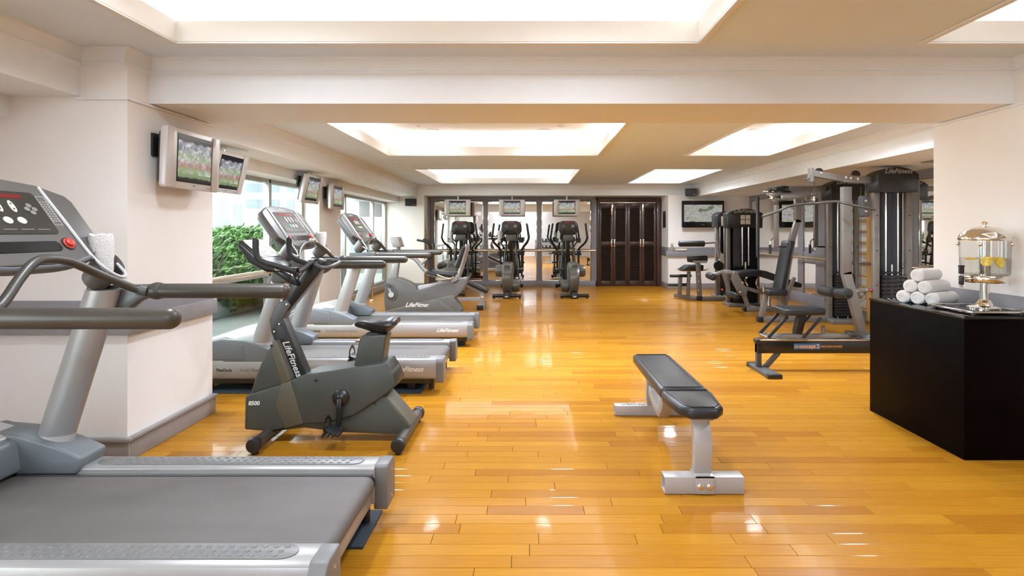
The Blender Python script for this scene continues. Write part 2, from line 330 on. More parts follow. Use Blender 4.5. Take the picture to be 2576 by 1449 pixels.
# ---- floor planks
floor = struct('floor', B().box(XWL-.25, XWR+.05, YB-.05, 14.05, -.08, -.012), mat('sub_floor', (.10, .045, .012), .8))
PW = .0855
planks = []
for j in range(int((14.0-YB)/PW)):
    y0 = YB+j*PW; x = XWL-.2-random.random()*.9
    while x < XWR:
        L = random.choice((.42, .46, .9, .92, .95, .9, 1.1)); a, b = max(x, XWL-.2), min(x+L, XWR)
        if b-a > .05: planks.append((a, b, y0, y0+PW))
        x += L
def plank_verts(a, b, y0, y1):
    g, c = .0007, .0016; t = random.uniform(-.00016, .00016); u = random.uniform(-.0001, .0001); h = random.uniform(-.0003, .0001)
    z = lambda xx, yy: h+t*(yy-(y0+y1)/2)/(PW/2)+u*(1 if xx > (a+b)/2 else -1)
    o = [(a+g, y0+g), (b-g, y0+g), (b-g, y1-g), (a+g, y1-g)]; i = [(a+c, y0+c*1.6), (b-c, y0+c*1.6), (b-c, y1-c*1.6), (a+c, y1-c*1.6)]
    return [(x, y, -.012) for x, y in o]+[(x, y, h-.0016) for x, y in o]+[(x, y, z(x, y)) for x, y in i]
PF = [(0, 1, 5, 4), (1, 2, 6, 5), (2, 3, 7, 6), (3, 0, 4, 7), (4, 5, 9, 8), (5, 6, 10, 9), (6, 7, 11, 10), (7, 4, 8, 11), (8, 9, 10, 11)]
def vis(p):
    a, b, y0, y1 = p; y = (y0+y1)/2
    if y < 2.25: return 0
    l, r = VX+F*a/y, VX+F*b/y
    if r < 0 or l > 2576 or VY+F*H/y > 1470: return 0
    if (b < -.75 and y < 2.95) or (a > 2.45 and y < 4.3) or (b < PX and y < 4.3): return 0
    return (min(r, 2576)-max(l, 0))/y/y
order = sorted(planks, key=vis, reverse=True)
for p in order[:300]:
    me = bpy.data.meshes.new('plank'); vs = plank_verts(*p); c = Vector(((p[0]+p[1])/2, (p[2]+p[3])/2, 0))
    me.from_pydata([Vector(v)-c for v in vs], [], PF); me.materials.append(M['floor']); link('plank', me, floor, c)
vs, fs = [], []
for p in order[300:]:
    o = len(vs); vs += plank_verts(*p); fs += [tuple(i+o for i in f) for f in PF]
me = bpy.data.meshes.new('planks_beyond'); me.from_pydata(vs, [], fs); me.materials.append(M['floor']); link('planks_beyond', me, floor, kind='stuff')
# ---- ceiling with openings
def grid_slab(b, xs, ys, holes, z0, z1):
    xs, ys = sorted(set(xs)), sorted(set(ys))
    for i in range(len(xs)-1):
        for j in range(len(ys)-1):
            cx, cy = (xs[i]+xs[i+1])/2, (ys[j]+ys[j+1])/2
            if not any(h[0] < cx < h[1] and h[2] < cy < h[3] for h in holes): b.box(xs[i], xs[i+1], ys[j], ys[j+1], z0, z1)
HOLES = [(c[0]-.03, c[1]+.03, c[2]-.03, c[3]+.03) for c in COFFERS]
xs = [XWL-.2, XWR+.1]+[c[0] for c in HOLES]+[c[1] for c in HOLES]; ys = [YB-.1, 14.1]+[c[2] for c in HOLES]+[c[3] for c in HOLES]
b = B(); grid_slab(b, xs, ys, HOLES, ZC, ZC+.03); ceiling = struct('ceiling', b, 'ceil')
k = 0
for (x0, x1, y0, y1) in COFFERS:
    t, R, zt, zp = .03, .22, ZC+.115, 2.68
    b = B(); b.box(x0-t, x0, y0-t, y1+t, ZC, zt).box(x1, x1+t, y0-t, y1+t, ZC, zt).box(x0, x1, y0-t, y0, ZC, zt).box(x0, x1, y1, y1+t, ZC, zt); b.build('coffer_lip', 'cove', ceiling)
    b = B(); b.box(x0-R-.03, x0-R, y0-R, y1+R, ZC+.03, zp).box(x1+R, x1+R+.03, y0-R, y1+R, ZC+.03, zp).box(x0-R, x1+R, y0-R-.03, y0-R, ZC+.03, zp).box(x0-R, x1+R, y1+R, y1+R+.03, ZC+.03, zp); b.build('coffer_recess_side', 'cove', ceiling)
    B().box(x0-R-.03, x1+R+.03, y0-R-.03, y1+R+.03, zp, zp+.03).build('coffer_panel', 'cove', ceiling)
    w = .035; b = B(); z = ZC-.012
    b.box(x0-w, x0, y0-w, y1+w, z, ZC).box(x1, x1+w, y0-w, y1+w, z, ZC).box(x0, x1, y0-w, y0, z, ZC).box(x0, x1, y1, y1+w, z, ZC); b.build('coffer_edge_bead', 'trimw', ceiling, bevel=.004)
for n_, (x, y) in enumerate(DOWN):
    where = ['left lamp of the pair in the long middle coffer', 'right lamp of the pair in the long middle coffer', 'at the far end of the middle right-hand coffer', 'added out of view, left one of the pair above the foreground treadmill', 'added out of view, right one of the pair overhead in the near coffer', 'added out of view in the near right-hand coffer', 'in the far right-hand coffer', 'added for fill, left one hidden by the beam in the middle coffer', 'added for fill, right one hidden by the beam in the middle coffer', 'added for fill, hidden by the beam in the middle right-hand coffer', 'added for fill, unseen at the left edge of the long middle coffer', 'added for fill, unseen at the right edge of the long middle coffer', 'added for fill, unseen at the right edge of the middle right-hand coffer'][n_]
    _ = {0: 'left lamp of the pair in the long middle coffer', 1: 'right lamp of the pair in the long middle coffer', 2: 'in the middle right-hand coffer'}.get(n_, 'in a coffer out of sight overhead')
    d = thing('recessed_downlight', 'round recessed downlight, '+where, 'downlight', (x, y, 2.68), group='recessed downlights')
    B().lathe([(.052, -.004), (.075, -.012), (.085, -.008), (.085, 0)], n=20).build('trim_ring', 'whitep', d)
    B().lathe([(.05, -.006), (.03, -.009), (.001, -.010)], n=16).build('bulb', 'lamp', d)
for (x, y, s_) in ((-1.45, 7.4, 'left end of the long middle coffer'), (.39, 7.42, 'right end of the long middle coffer'), (2.73, 7.4, 'left end of the middle right-hand coffer'), (-1.2, 12.0, 'far left coffer')):
    B().lathe([(.045, 0), (.045, -.012), (.03, -.02), (.001, -.021)], (x, y, 2.68), n=18).build('smoke_detector', 'whitep', None, label='small white disc detector on the '+s_, cat='detector', group='ceiling detectors')
# ceiling access hatch at left
b = B(); hx, hy = -2.15, 8.75
for (a, c, d, e) in ((-.17, .17, -.17, -.155), (-.17, .17, .155, .17), (-.17, -.155, -.155, .155), (.155, .17, -.155, .155)): b.box(hx+a, hx+c, hy+d, hy+e, ZC-.008, ZC)
v = thing('ceiling_hatch', 'flat square white access hatch in the ceiling near the left cornice', 'hatch', (0, 0, 0)); b.build('frame', 'trimw', v, bevel=.002)
B().box(hx-.15, hx+.15, hy-.15, hy+.15, ZC-.004, ZC).build('cover', 'ceil', v)
# ---- beam, bulkheads, header
tn = [0]
def trim(b, m='trimw', bevel=.003, **kw):
    tn[0] += 1; return struct('trim_%d' % tn[0], b, m, None, bevel, **kw)
ZB = 2.105
struct('beam', B().box(PX-.02, QX+.02, 3.52, 4.16, ZB, ZC+.01), 'trimw')
struct('bulkhead_left', B().box(XWL-.1, -2.60, YB, 3.6, ZB, ZC+.01).box(XWL-.1, -2.62, 4.1, 13.3, ZB, ZC+.01), 'trimw')
struct('window_head_left', B().box(XWL-.1, -3.0, YB, PY0, 1.98, ZB+.01).box(XWL-.1, -3.02, PY1, 13.25, 1.98, ZB+.01), 'trimw')
struct('bulkhead_right', B().box(3.77, XWR+.1, YB, 3.4, ZB, ZC+.01).box(3.77, XWR+.1, 4.15, 13.3, ZB, ZC+.01), 'trimw')
struct('header_far', B().box(-3.4, 5.1, 13.22, 14.0, 2.135, ZC+.01), 'trimw')
def crown(p0, p1, nrm, z=ZC, d=.10, name=None):     # stepped cornice along a wall
    p0, p1, nrm = Vector(p0), Vector(p1), Vector(nrm); prof = [(0, 0), (.055, 0), (.055, -.012), (.043, -.018), (.030, -.032), (.018, -.052), (.010, -.074), (.020, -.080), (.020, -.090), (.008, -.096), (0, -.104)]
    ring = lambda p: [p+nrm*a*.8+Vector((0, 0, z+c)) for a, c in prof]
    return trim(B().loft([ring(p0), ring(p1)]), bevel=0)
crown((PX, 3.52, 0), (QX, 3.52, 0), (0, -1, 0))
crown((-2.60, YB, 0), (-2.60, PY0, 0), (1, 0, 0)); crown((-2.62, PY1, 0), (-2.62, 13.22, 0), (1, 0, 0))
crown((-2.60, PY0, 0), (PX, PY0, 0), (0, -1, 0)); crown((PX, PY0-.044, 0), (PX, 3.52, 0), (1, 0, 0))
crown((3.77, 4.22, 0), (3.77, 13.22, 0), (-1, 0, 0)); crown((-2.62, 13.22, 0), (3.77, 13.22, 0), (0, -1, 0)); crown((QX, PY0, 0), (QX, 3.52, 0), (-1, 0, 0))
# ---- pillars and walls
struct('pillar_left', B().box(XWL-.1, PX, PY0, PY1, 0, ZB).box(-2.62, PX, PY0, PY1, ZB, ZC), 'wall')
struct('pillar_right', B().box(QX, XWR+.1, PY0, PY1, 0, ZC), 'wall')
struct('pillar_window', B().box(XWL-.1, -3.08, 8.4, 9.34, 0, 1.985), 'wall')
trim(B().box(-2.62, PX+.012, PY0-.012, PY0, 2.085, 2.1).box(PX, PX+.012, PY0, PY1, 2.085, 2.1))
trim(B().box(QX-.012, QX, PY0-.012, PY1, 2.085, 2.1))
struct('wall_far_left', B().box(-3.4, -2.44, 13.2, 14, 0, 2.14), 'wall')
struct('wall_far_right', B().box(3.13, XWR+.1, 13.12, 14, 0, 2.14), 'wall')
struct('wall_far', B().box(-2.5, 1.55, 13.78, 14, 0, 2.14).box(1.55, 3.2, 13.9, 14, 0, 2.14), 'grey')
struct('wall_right', B().box(XWR, XWR+.15, YB, 13.2, 0, 2.12), 'wall')
struct('wall_back', B().box(-3.4, XWR+.1, YB-.15, YB, 0, ZC), 'wall')
struct('wall_left', B().box(XWL-.12, XWL+.05, YB, 13.25, 0, .14), 'curb', bevel=.004)
# baseboards / chair rails
def base(name, b): return struct(name, b, 'baseb', None, .006)
base('baseboard_left', B().box(XWL, PX+.022, PY0-.022, PY0, 0, .125).box(PX, PX+.022, PY0, PY1+.01, 0, .125).box(XWL, PX+.035, PY0-.035, PY0, .115, .138).box(PX, PX+.035, PY0, PY1+.01, .115, .138))
trim(B().box(XWL, PX+.012, PY0-.012, PY0, .73, .925).box(PX, PX+.012, PY0, PY1+.005, .73, .925), 'grey', .002)
trim(B().box(XWL, PX+.03, PY0-.03, PY0, .73, .832).box(PX, PX+.03, PY0, PY1+.01, .73, .832), 'baseb', .003)
base('baseboard_right', B().box(QX-.022, QX, PY0, PY1, 0, .14).box(QX-.022, QX+.9, PY0-.022, PY0, 0, .14))
trim(B().box(QX-.012, QX, PY0, PY1, .73, .935).box(QX-.012, QX+.9, PY0-.012, PY0, .73, .935), 'grey', .002)
base('baseboard_far', B().box(-3.3, -2.42, 13.178, 13.2, 0, .13).box(3.108, XWR, 13.098, 13.12, 0, .13).box(3.108, 3.13, 13.1, 13.9, 0, .13).box(-2.44, -2.42, 13.18, 13.78, 0, .13))
trim(B().box(3.118, XWR, 13.108, 13.12, .745, .95).box(3.118, 3.13, 13.1, 13.9, .745, .95), 'grey', .002)
ledge_r = trim(B().box(3.07, XWR, 13.06, 13.12, .745, .86), 'grey', .003)
base('baseboard_wall_right', B().box(XWR-.022, XWR, 4.3, 13.1, 0, .13))
trim(B().box(-2.5, -2.40, 13.70, 13.78, 0, 2.135).box(-2.40, 1.55, 13.74, 13.78, 2.055, 2.135).box(-2.40, 1.55, 13.74, 13.78, 0, .13).box(1.44, 1.57, 13.74, 13.78, .13, 2.055), 'grey', .004)
# ---- windows
def window(n, y0, y1, mull, zt=1.98, ztr=.78):
    w = link('window_%d' % n, None, None, (XWL, 0, 0)); w['kind'] = 'structure'
    X0, X1 = -.09, -.01; ys_ = [y0]+mull+[y1]
    for y in (y0+.03, y1-.03): B().box(X0, X1, y-.03, y+.03, .14, zt).build('jamb', 'alu', w, bevel=.004)
    for y in mull:
        B().box(X0, X1, y-.06, y-.012, .14, zt).build('mullion', 'alu', w, bevel=.004); B().box(X0, X1-.02, y+.012, y+.05, .14, zt).build('mullion', 'alu', w, bevel=.004)
    B().box(X0, X1+.01, y0, y1, .14, .20).build('sill_rail', 'alu', w, bevel=.004); B().box(X0, X1, y0, y1, zt-.05, zt).build('head_rail', 'alu', w, bevel=.004)
    B().box(X0, X1, y0, y1, ztr-.03, ztr+.03).build('transom', 'alu', w, bevel=.004)
    for i in range(len(ys_)-1):
        a, c = ys_[i]+.04, ys_[i+1]-.04
        B().box(-.055, -.049, a, c, ztr+.02, zt-.04).build('pane', 'glass', w); B().box(-.055, -.049, a, c, .19, ztr-.02).build('lower_pane', 'glassd', w)
window(1, PY1, 8.4, [7.36]); window(2, 9.34, 13.2, [10.36, 12.2]); window(3, -1.2, 1.5, [.2])
struct('wall_left_near', B().box(XWL-.1, XWL+.04, YB, -1.2, .14, 1.985).box(XWL-.1, XWL+.04, 1.5, PY0, .14, 1.985), 'wall')
# ---- barre along the windows and the mirrors
def barre(name, label, p0, p1, posts, wall=None):
    t = thing(name, label, 'handrail', (0, 0, 0)); p0, p1 = Vector(p0), Vector(p1)
    B().capsule(p0, p1, .025, 14).build('rail', 'brass', t)
    for q in posts:
        c = p0.lerp(p1, q)
        if wall is None:
            B().cyl((c.x, c.y, .012), (c.x, c.y, c.z), .02).build('post', 'chrome', t); B().lathe([(.05, 0), (.05, .008), (.025, .022), (.021, .03)], (c.x, c.y, 0)).build('base_flange', 'chrome', t)
        else:
            e = c+Vector(wall); B().cyl(c+Vector((0, 0, -.02)), e+Vector((0, 0, -.02)), .012).build('bracket', 'chrome', t); B().ball(c+Vector((0, 0, .018)), .02).build('bracket_knob', 'chrome', t)
    return t
barre('ballet_barre', 'long metal barre on floor posts running in front of the windows', (-3.0, 4.4, .86), (-3.0, 12.9, .86), [.06, .40, .765, 1])
barre('ballet_barre', 'pale barre fixed across the three mirrors on the far wall', (-2.35, 13.55, .86), (1.52, 13.55, .86), [.02, .33, .66, .98], (0, .19, 0))
barre('ballet_barre', 'dark metallic barre along the mirrored wall behind the weight machines', (4.82, 6.6, .86), (4.82, 12.9, .86), [.02, .3, .55, .78, .98], (.18, 0, 0))
# ---- far mirrors
def mirror(label, a, b_, z0, z1, Y=None, X=None):
    t = thing('wall_mirror', label, 'mirror', (0, 0, 0), group=None); fw = .045
    if Y is not None:
        B().box(a, b_, Y-.006, Y, z0, z1).build('glass', 'mirror', t)
        for (p, q, r, s_) in ((a, b_, z0, z0+.018), (a, b_, z1-.018, z1), (a, a+.018, z0, z1), (b_-.018, b_, z0, z1)): B().box(p, q, Y-.0075, Y-.005, r, s_).build('bevelled_edge', 'mirror', t, bevel=.0012)
    else:
        B().box(X, X+.006, a, b_, z0, z1).build('glass', 'mirror', t)
        for (p, q, r, s_) in ((a, b_, z0, z0+.018), (a, b_, z1-.018, z1), (a, a+.018, z0, z1), (b_-.018, b_, z0, z1)): B().box(X-.0015, X+.001, p, q, r, s_).build('bevelled_edge', 'mirror', t, bevel=.0012)
    return t
MZ0, MZ1 = 1.33-127*13.75/F, 1.33+73*13.75/F
mx = [((p-VX)*13.75/F) for p in (1092, 1216, 1226.5, 1351, 1362, 1486)]
mirror('tall wall mirror on the far wall, nearest the window corner', mx[0], mx[1], MZ0, MZ1, 13.76)
mirror('tall wall mirror on the far wall, middle one of the three', mx[2], mx[3], MZ0, MZ1, 13.76)
mirror('tall wall mirror on the far wall, beside the dark louvred doors', mx[4], mx[5], MZ0, MZ1, 13.76)
for (a, c) in ((mx[1], mx[2]), (mx[3], mx[4])): trim(B().box(a-.002, c+.002, 13.735, 13.78, .13, 2.055), 'grey', .004)
# right wall mirrors with grey frame
trim(B().box(XWR-.03, XWR, 9.75, 13.1, 2.0, 2.11).box(XWR-.03, XWR, 9.75, 13.1, 0, .2).box(XWR-.035, XWR, 10.5, 10.72, .2, 2.0).box(XWR-.03, XWR, 9.75, 10.06, .2, 2.0).box(XWR-.03, XWR, 12.98, 13.1, .2, 2.0).box(XWR-.03, XWR, 10.06, 10.5, .74, .95), 'grey', .004)
mirror('wide mirror panel on the right wall reflecting the flat television', 10.72, 12.98, .2, 2.0, X=XWR-.02)
mirror('narrow mirror panel on the right wall between two grey frame posts', 10.06, 10.5, .2, 2.0, X=XWR-.02)
trim(B().box(XWR-.03, XWR, 6.0, 7.55, 2.0, 2.11).box(XWR-.03, XWR, 7.4, 7.55, .2, 2.0).box(XWR-.03, XWR, 6.0, 7.4, .1, .3), 'grey', .004)
mirror('mirror panel on the right wall seen just beside the near pillar', 6.0, 7.4, .3, 2.0, X=XWR-.02)
# ---- louvred folding doors
dX0, dX1 = (1500-VX)*13.85/F, 3.12
d1 = link('door_1', None, None, (0, 13.86, 0)); d1['kind'] = 'structure'; d1['label'] = 'dark mahogany louvred folding doors with silver pulls'
B().box(dX0, dX0+.06, -.09, .04, 0, 2.1).build('jamb', 'door', d1, bevel=.006); B().box(dX1-.10, dX1, -.09, .04, 0, 2.1).build('jamb', 'door', d1, bevel=.006)
B().box(dX0+.06, dX1-.10, -.09, .04, 2.04, 2.1).build('head', 'door', d1, bevel=.006); B().box(dX0+.06, dX1-.10, -.03, .04, 1.985, 2.04).build('track_cover', 'door', d1)
B().box(dX0+.08, dX1-.12, -.06, -.03, 1.985, 2.005).build('door_track', 'chrome', d1, bevel=.002)
pw = (dX1-.10-dX0-.06)/4
slat = B().obox((0, 0, 0), (pw-.115, .028, .004), (math.radians(-38), 0, 0)).mesh('slat'); slat.materials.append(M['louv'])
for i in range(4):
    x0 = dX0+.06+i*pw+.004; x1 = x0+pw-.008
    leaf = B().box(x0, x0+.055, -.02, .02, .01, 1.98).box(x1-.055, x1, -.02, .02, .01, 1.98).box(x0+.055, x1-.055, -.02, .02, 1.89, 1.98).box(x0+.055, x1-.055, -.02, .02, .01, .12).box(x0+.055, x1-.055, -.02, .02, .98, 1.06).build('door_leaf', 'door', d1, bevel=.003)
    B().box(x0+.05, x1-.05, .012, .02, .1, 1.9).build('backing', 'louv', leaf)
    z = .14
    while z < 1.88:
        if not .965 < z < 1.075: link('slat', slat, leaf, ((x0+x1)/2, 0, z))
        z += .026
    hx = x1-.03 if i % 2 == 0 else x0+.03
    B().box(hx-.017, hx+.017, -.03, -.02, .94, 1.12).build('pull_plate', 'chrome', leaf, bevel=.003); B().box(hx-.006, hx+.006, -.045, -.03, .97, 1.09).build('pull_grip', 'chrome', leaf, bevel=.004)
    if i in (0, 3): hx2 = x1-.02 if i == 0 else x0+.02; B().box(hx2-.022, hx2+.022, -.028, -.02, 1.70, 2.0).build('hinge_plate', 'chrome', leaf, bevel=.003)
B().box(3.118, 3.13, 13.35, 13.62, 1.40, 1.78).build('wall_vent', 'black', None, bevel=.003, label='small dark grille on the side wall right of the louvred doors', cat='grille')
B().box(4.4, 4.55, 5.5, 6.5, ZB-.012, ZB).build('ceiling_grille', 'alu', None, bevel=.003, label='long narrow air grille in the soffit above the machines at right', cat='grille')
# ---- outside: terrace, hedge, towers
struct('terrace', B().box(-9, XWL-.12, -4, 18, -.1, 0), 'terrace')
def hedge(label, cx, cy, rx, ry, zc, rz, n):
    t = thing('hedge', label, 'hedge', (cx, cy, 0), group='hedges outside the windows'); rnd = random.Random(int(cy*10)); vs, fs = [], []
    for i in range(n):
        a = rnd.uniform(0, 2*math.pi); e = math.asin(rnd.uniform(-1, 1)); r = 1-abs(rnd.gauss(0, .16)); lump = 1+.10*math.sin(5*a+cy)*math.cos(3*e)+.07*math.sin(13*a)*math.sin(7*e)
        c = Vector((rx*r*lump*math.cos(e)*math.cos(a), ry*r*lump*math.cos(e)*math.sin(a), zc+rz*r*lump*math.sin(e)))
        if c.z < .05: continue
        d = Vector((rnd.gauss(0, 1), rnd.gauss(0, 1), rnd.gauss(0, 1))).normalized(); u = d.orthogonal().normalized(); s_ = rnd.uniform(.032, .066); w = d.cross(u)
        o = len(vs); vs += [c-u*s_, c+w*s_*.42+d*.008, c+u*s_, c-w*s_*.42+d*.008]; fs.append((o, o+1, o+2, o+3))
    me = bpy.data.meshes.new('foliage'); me.from_pydata(vs, [], fs); me.materials.append(M['leaf']); link('foliage', me, t, kind='stuff')
    b = B()
    for i in range(9):
        a = i*.7; b.tube([(0, (i-4)*.15*ry, 0), (.3*rx*math.cos(a), (i-4)*.18*ry, zc*.6), (.6*rx*math.cos(a), (i-4)*.2*ry+.2*math.sin(a), zc+.5*rz)], [.03, .02, .008], 6)
    b.build('branch', 'twigd', t); B().box(-.4, .4, -ry*.9, ry*.9, 0, .35).build('planter', 'terrace', t, bevel=.02)
hedge('bushy green hedge outside the first window, between the near pillar and the second treadmill', -5.1, 10.3, 1.0, 2.3, .64, .74, 26000)
hedge('green hedge outside the first window, mostly hidden by the near pillar', -5.0, 5.6, .95, 1.9, .6, .70, 12000)
def tower(name, label, x0, x1, y0, y1, z1, m, wm, nx, fl, cat='building', wsz=(.55, .5), z0=-40., base_z=-20.):
    t = thing(name, label, cat, (0, 0, 0)); B().box(x0, x1, y0, y1, z0, z1).build('facade', m, t)
    dx = (x1-x0)/nx; me = B().box(-dx*wsz[0]/2, dx*wsz[0]/2, -.06, .06, -fl*wsz[1]/2, fl*wsz[1]/2).mesh('window'); me.materials.append(M[wm])
    me2 = B().box(-.06, .06, -dx*wsz[0]/2, dx*wsz[0]/2, -fl*wsz[1]/2, fl*wsz[1]/2).mesh('window'); me2.materials.append(M[wm])
    z = base_z+fl/2
    while z < z1-fl*.4:
        for i in range(nx): link('window', me, t, (x0+dx*(i+.5), y0-.02, z))
        ny = max(1, int((y1-y0)/dx))
        for i in range(ny): link('window', me2, t, (x1+.02, y0+(y1-y0)*(i+.5)/ny, z))
        z += fl
    return t
# directions through the window: X = k*Y with k = (px-1335)/1450
ta = tower('apartment_block', 'large cream building with blue windows seen through the first window', -58, -42, 120, 132, 34, 'bldg', 'bwin', 5, 3.4, wsz=(.5, .5), base_z=-18.7)
B().lathe([(1.9, -40), (1.9, 13.5)], (-58.2, 121, 0), n=28).build('round_corner', 'bldg', ta)
for z in (6.8, 10.2): B().lathe([(1.94, z-.9), (1.96, z+.9)], (-58.2, 121, 0), n=28).build('ribbon_window', 'bwin', ta)
for q, ch in enumerate('上海银'): text('sign', ch, 1.05, 'bwin', ta, (-57.3, 119.85, 3.3-1.15*q))
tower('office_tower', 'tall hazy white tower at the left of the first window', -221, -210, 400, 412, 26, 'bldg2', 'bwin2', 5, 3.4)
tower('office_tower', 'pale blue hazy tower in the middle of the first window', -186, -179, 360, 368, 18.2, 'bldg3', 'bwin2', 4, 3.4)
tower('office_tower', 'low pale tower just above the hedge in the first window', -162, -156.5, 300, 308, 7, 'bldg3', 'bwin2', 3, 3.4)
tower('neighbouring_block', 'white neighbouring block with grey bands seen through the far window', -7.6, -4.6, 24, 34, 1.9, 'bldg', 'bwin', 1, 1.9, wsz=(.9, .4), base_z=-6, z0=-10)
B().box(-7.7, -4.4, 23.6, 34, 2.6, 6).box(-7.6, -4.6, 25.5, 34, 1.9, 2.6).build('overhanging_storey', 'bldg', None, label='overhanging white upper storey of the block beyond the far window', cat='building')
# ================================================================== TREADMILLS  (local: x 0 at the rear, -x to the front, y 0 in the middle)
PI = math.pi
def treadmill():
    t = thing('treadmill', 'x', 'treadmill', (0, 0, 0), group='treadmills facing the windows')
    w = .455                                                   # half width
    for s in (-1, 1):
        # side rail with rounded shoulder
        prof = [(s*(w-.012), .114), (s*w, .135), (s*w, .235), (s*(w-.012), .268), (s*(w-.03), .28), (s*(w-.135), .28), (s*(w-.15), .27), (s*(w-.15), .114)]
        B().prism(prof, -2.0, -.045, 'x').build('side_rail', 'silver', t, bevel=.003)
        B().prism([(s*(w-.002), .085), (s*(w+.004), .11), (s*(w+.004), .25), (s*(w-.014), .275), (s*(w-.03), .284), (s*(w-.13), .284), (s*(w-.14), .275), (s*(w-.14), .085)], -.05, .012, 'x').build('end_cap', 'cap', t, bevel=.008, seg=3)
        # foot grip with studs
        y0 = s*(w-.083); o = []
        for (cx, a0) in ((-.16, -90), (-1.26, 90)):
            for k in range(9): a = math.radians(a0+180*k/8); o.append((cx+.052*math.cos(a), y0+.044*math.sin(a)))
        g = B().prism(o, .279, .2835, 'z').build('foot_grip', 'pad', t, bevel=.001)
        b = B()
        for r in range(3):
            for k in range(30):
                x = -.165-k*.0372+(r-1)*.011; b.lathe([(.0095, 0), (.0082, .0024), (.0045, .0036), (.001, .004)], (x, y0+(r-1)*.0265, .2834), n=9)
        b.build('stud', 'pad', g, kind='stuff')
        B().box(-1.62, -.05, min(s*(w-.15), s*.285), max(s*(w-.15), s*.285), .235, .250).build('inner_skirt', 'gun', t)
        for k in (0, 1): B().lathe([(.007, 0), (.007, .003), (.004, .005), (.001, .005)], (.012, s*(w-.07), .12+.12*k), (1, 0, 0), n=10).build('bolt', 'chrome', t)
        # post
        P0, P1 = V(-1.555, s*.375, .27), V(-1.30, s*.375, 1.06)
        ring = lambda p, a, c: [p+V(a*math.cos(2*PI*k/18), c*math.sin(2*PI*k/18), 0) for k in range(18)]
        po = B().loft([ring(P0.lerp(P1, q), .082-.006*q, .05) for q in (0, .18, .5, 1)]).build('post', 'silver', t)
        B().loft([ring(P0.lerp(P1, q), .0845-.006*q, .0525) for q in (0, .17)]).build('post_collar', 'silver_l', po)
        B().lathe([(.011, 0), (.011, .002), (.001, .002)], P0.lerp(P1, .12)+V(.01, -.0535, 0), (0, -1, 0), n=12).build('bolt', 'black', po)
        # handrail, bracket
        hy = s*.42
        B().capsule((-1.08, hy, 1.05), (-.50, hy, 1.05), .0345, 18, 5, (0, 1)).build('handrail', 'rail', t)
        B().tube([(-1.105, hy, 1.05), (-1.085, hy, 1.05), (-1.075, hy, 1.05), (-1.06, hy, 1.05)], [.036, .0405, .0405, .036], 18).build('rail_collar', 'rail', t)
        br = B().prism([(-1.40, 1.075), (-1.09, 1.082), (-1.075, 1.06), (-1.085, 1.03), (-1.15, 1.005), (-1.24, .93), (-1.33, .89), (-1.40, .90)], hy-.025, hy+.025, 'y').build('rail_bracket', 'gun', t, bevel=.014, seg=3)
        for (x, z) in ((-1.36, 1.04), (-1.16, 1.04), (-1.29, .94)): B().lathe([(.008, 0), (.008, .002), (.001, .0022)], (x, hy-.0255, z), (0, -1, 0), n=10).build('screw', 'black', br)
        # hood wing beside the belt
        B().prism([(-1.34, .284), (-1.335, .325), (-1.45, .375), (-1.62, .425), (-1.80, .44), (-1.80, .25), (-1.36, .25)], s*(w-.165), s*(w-.005), 'y').build('hood_wing', 'hood', t, bevel=.014, seg=3)
        B().lathe([(.045, -.02), (.05, -.012), (.05, .012), (.045, .02)], (-1.95, s*.40, .05), (0, 1, 0), n=18).build('wheel', 'black', t)
        B().box(-.30, -.24, s*.36-.03, s*.36+.03, .012, .114).build('foot', 'black', t, bevel=.01)
        B().cyl((-.10, s*.36, .012), (-.10, s*.36, .12), .022).build('foot', 'black', t)
    # deck, belt, rollers
    B().box(-1.9, -.09, -.30, .30, .16, .236).build('deck', 'blackm', t)
    o = [(-1.75, .248)]
    for k in range(9): a = math.radians(90-150*k/8); o.append((-.075+.038*math.cos(a), .21+.038*math.sin(a)))
    inn = [(x*.999-(.004 if i else 0)*(1 if x > -.07 else 0), z-.006) for i, (x, z) in enumerate(o)]
    B().prism(o+inn[::-1], -.28, .28, 'y').build('belt', 'belt', t)
    B().cyl((-.075, -.305, .21), (-.075, .305, .21), .031, n=16).build('rear_roller', 'blackm', t)
    for s in (-1, 1): B().tube([(-.075, s*.29, .21), (-.075, s*.305, .21)], [.037, .037], 16).build('roller_end', 'black', t)
    B().box(-.085, -.06, -.31, .31, .105, .165).build('rear_crossbar', 'silver', t, bevel=.004)
    B().box(-2.0, -.1, -.43, .43, .075, .115).build('under_frame', 'blackm', t)
    # motor hood
    hood = B().prism([(-1.60, .262), (-1.62, .40), (-1.80, .445), (-2.02, .40), (-2.17, .30), (-2.21, .19), (-2.20, .10), (-2.02, .10), (-2.0, .262)], -w, w, 'y').build('motor_hood', 'hood', t, bevel=.02, seg=3)
    B().prism([(-1.66, .418), (-1.80, .453), (-2.02, .407), (-2.14, .325), (-2.12, .31), (-2.0, .38), (-1.80, .43), (-1.66, .40)], -.40, .40, 'y').build('hood_lid', 'silver_l', hood, bevel=.006)
    B().prism([(-1.70, -.14), (-1.78, -.27), (-1.92, -.27), (-1.92, -.14)], .42, .4285, 'z').build('hood_window', 'pad', hood)
    text('lettering', 'LifeFitness', .055, 'pad', hood, (-1.99, -.40, .372), (math.radians(42), 0, 0), .3)
    # lettering on both flanks
    for s, r in ((-1, (PI/2, 0, 0)), (1, (PI/2, 0, PI))):
        yy = s*(w+.0006)
        text('lettering', 'FlexDeck', .034, 'panel', t, (-1.845 if s < 0 else -.5, yy, .178), r, off=.0006); text('lettering', 'Shock Absorption System', .034, 'pad', t, (-1.655 if s < 0 else -.69, yy, .178), r)
        text('logo', 'LifeFitness', .058, 'white', t, (-.40 if s < 0 else -.15, yy, .178), r, .45, off=.001)
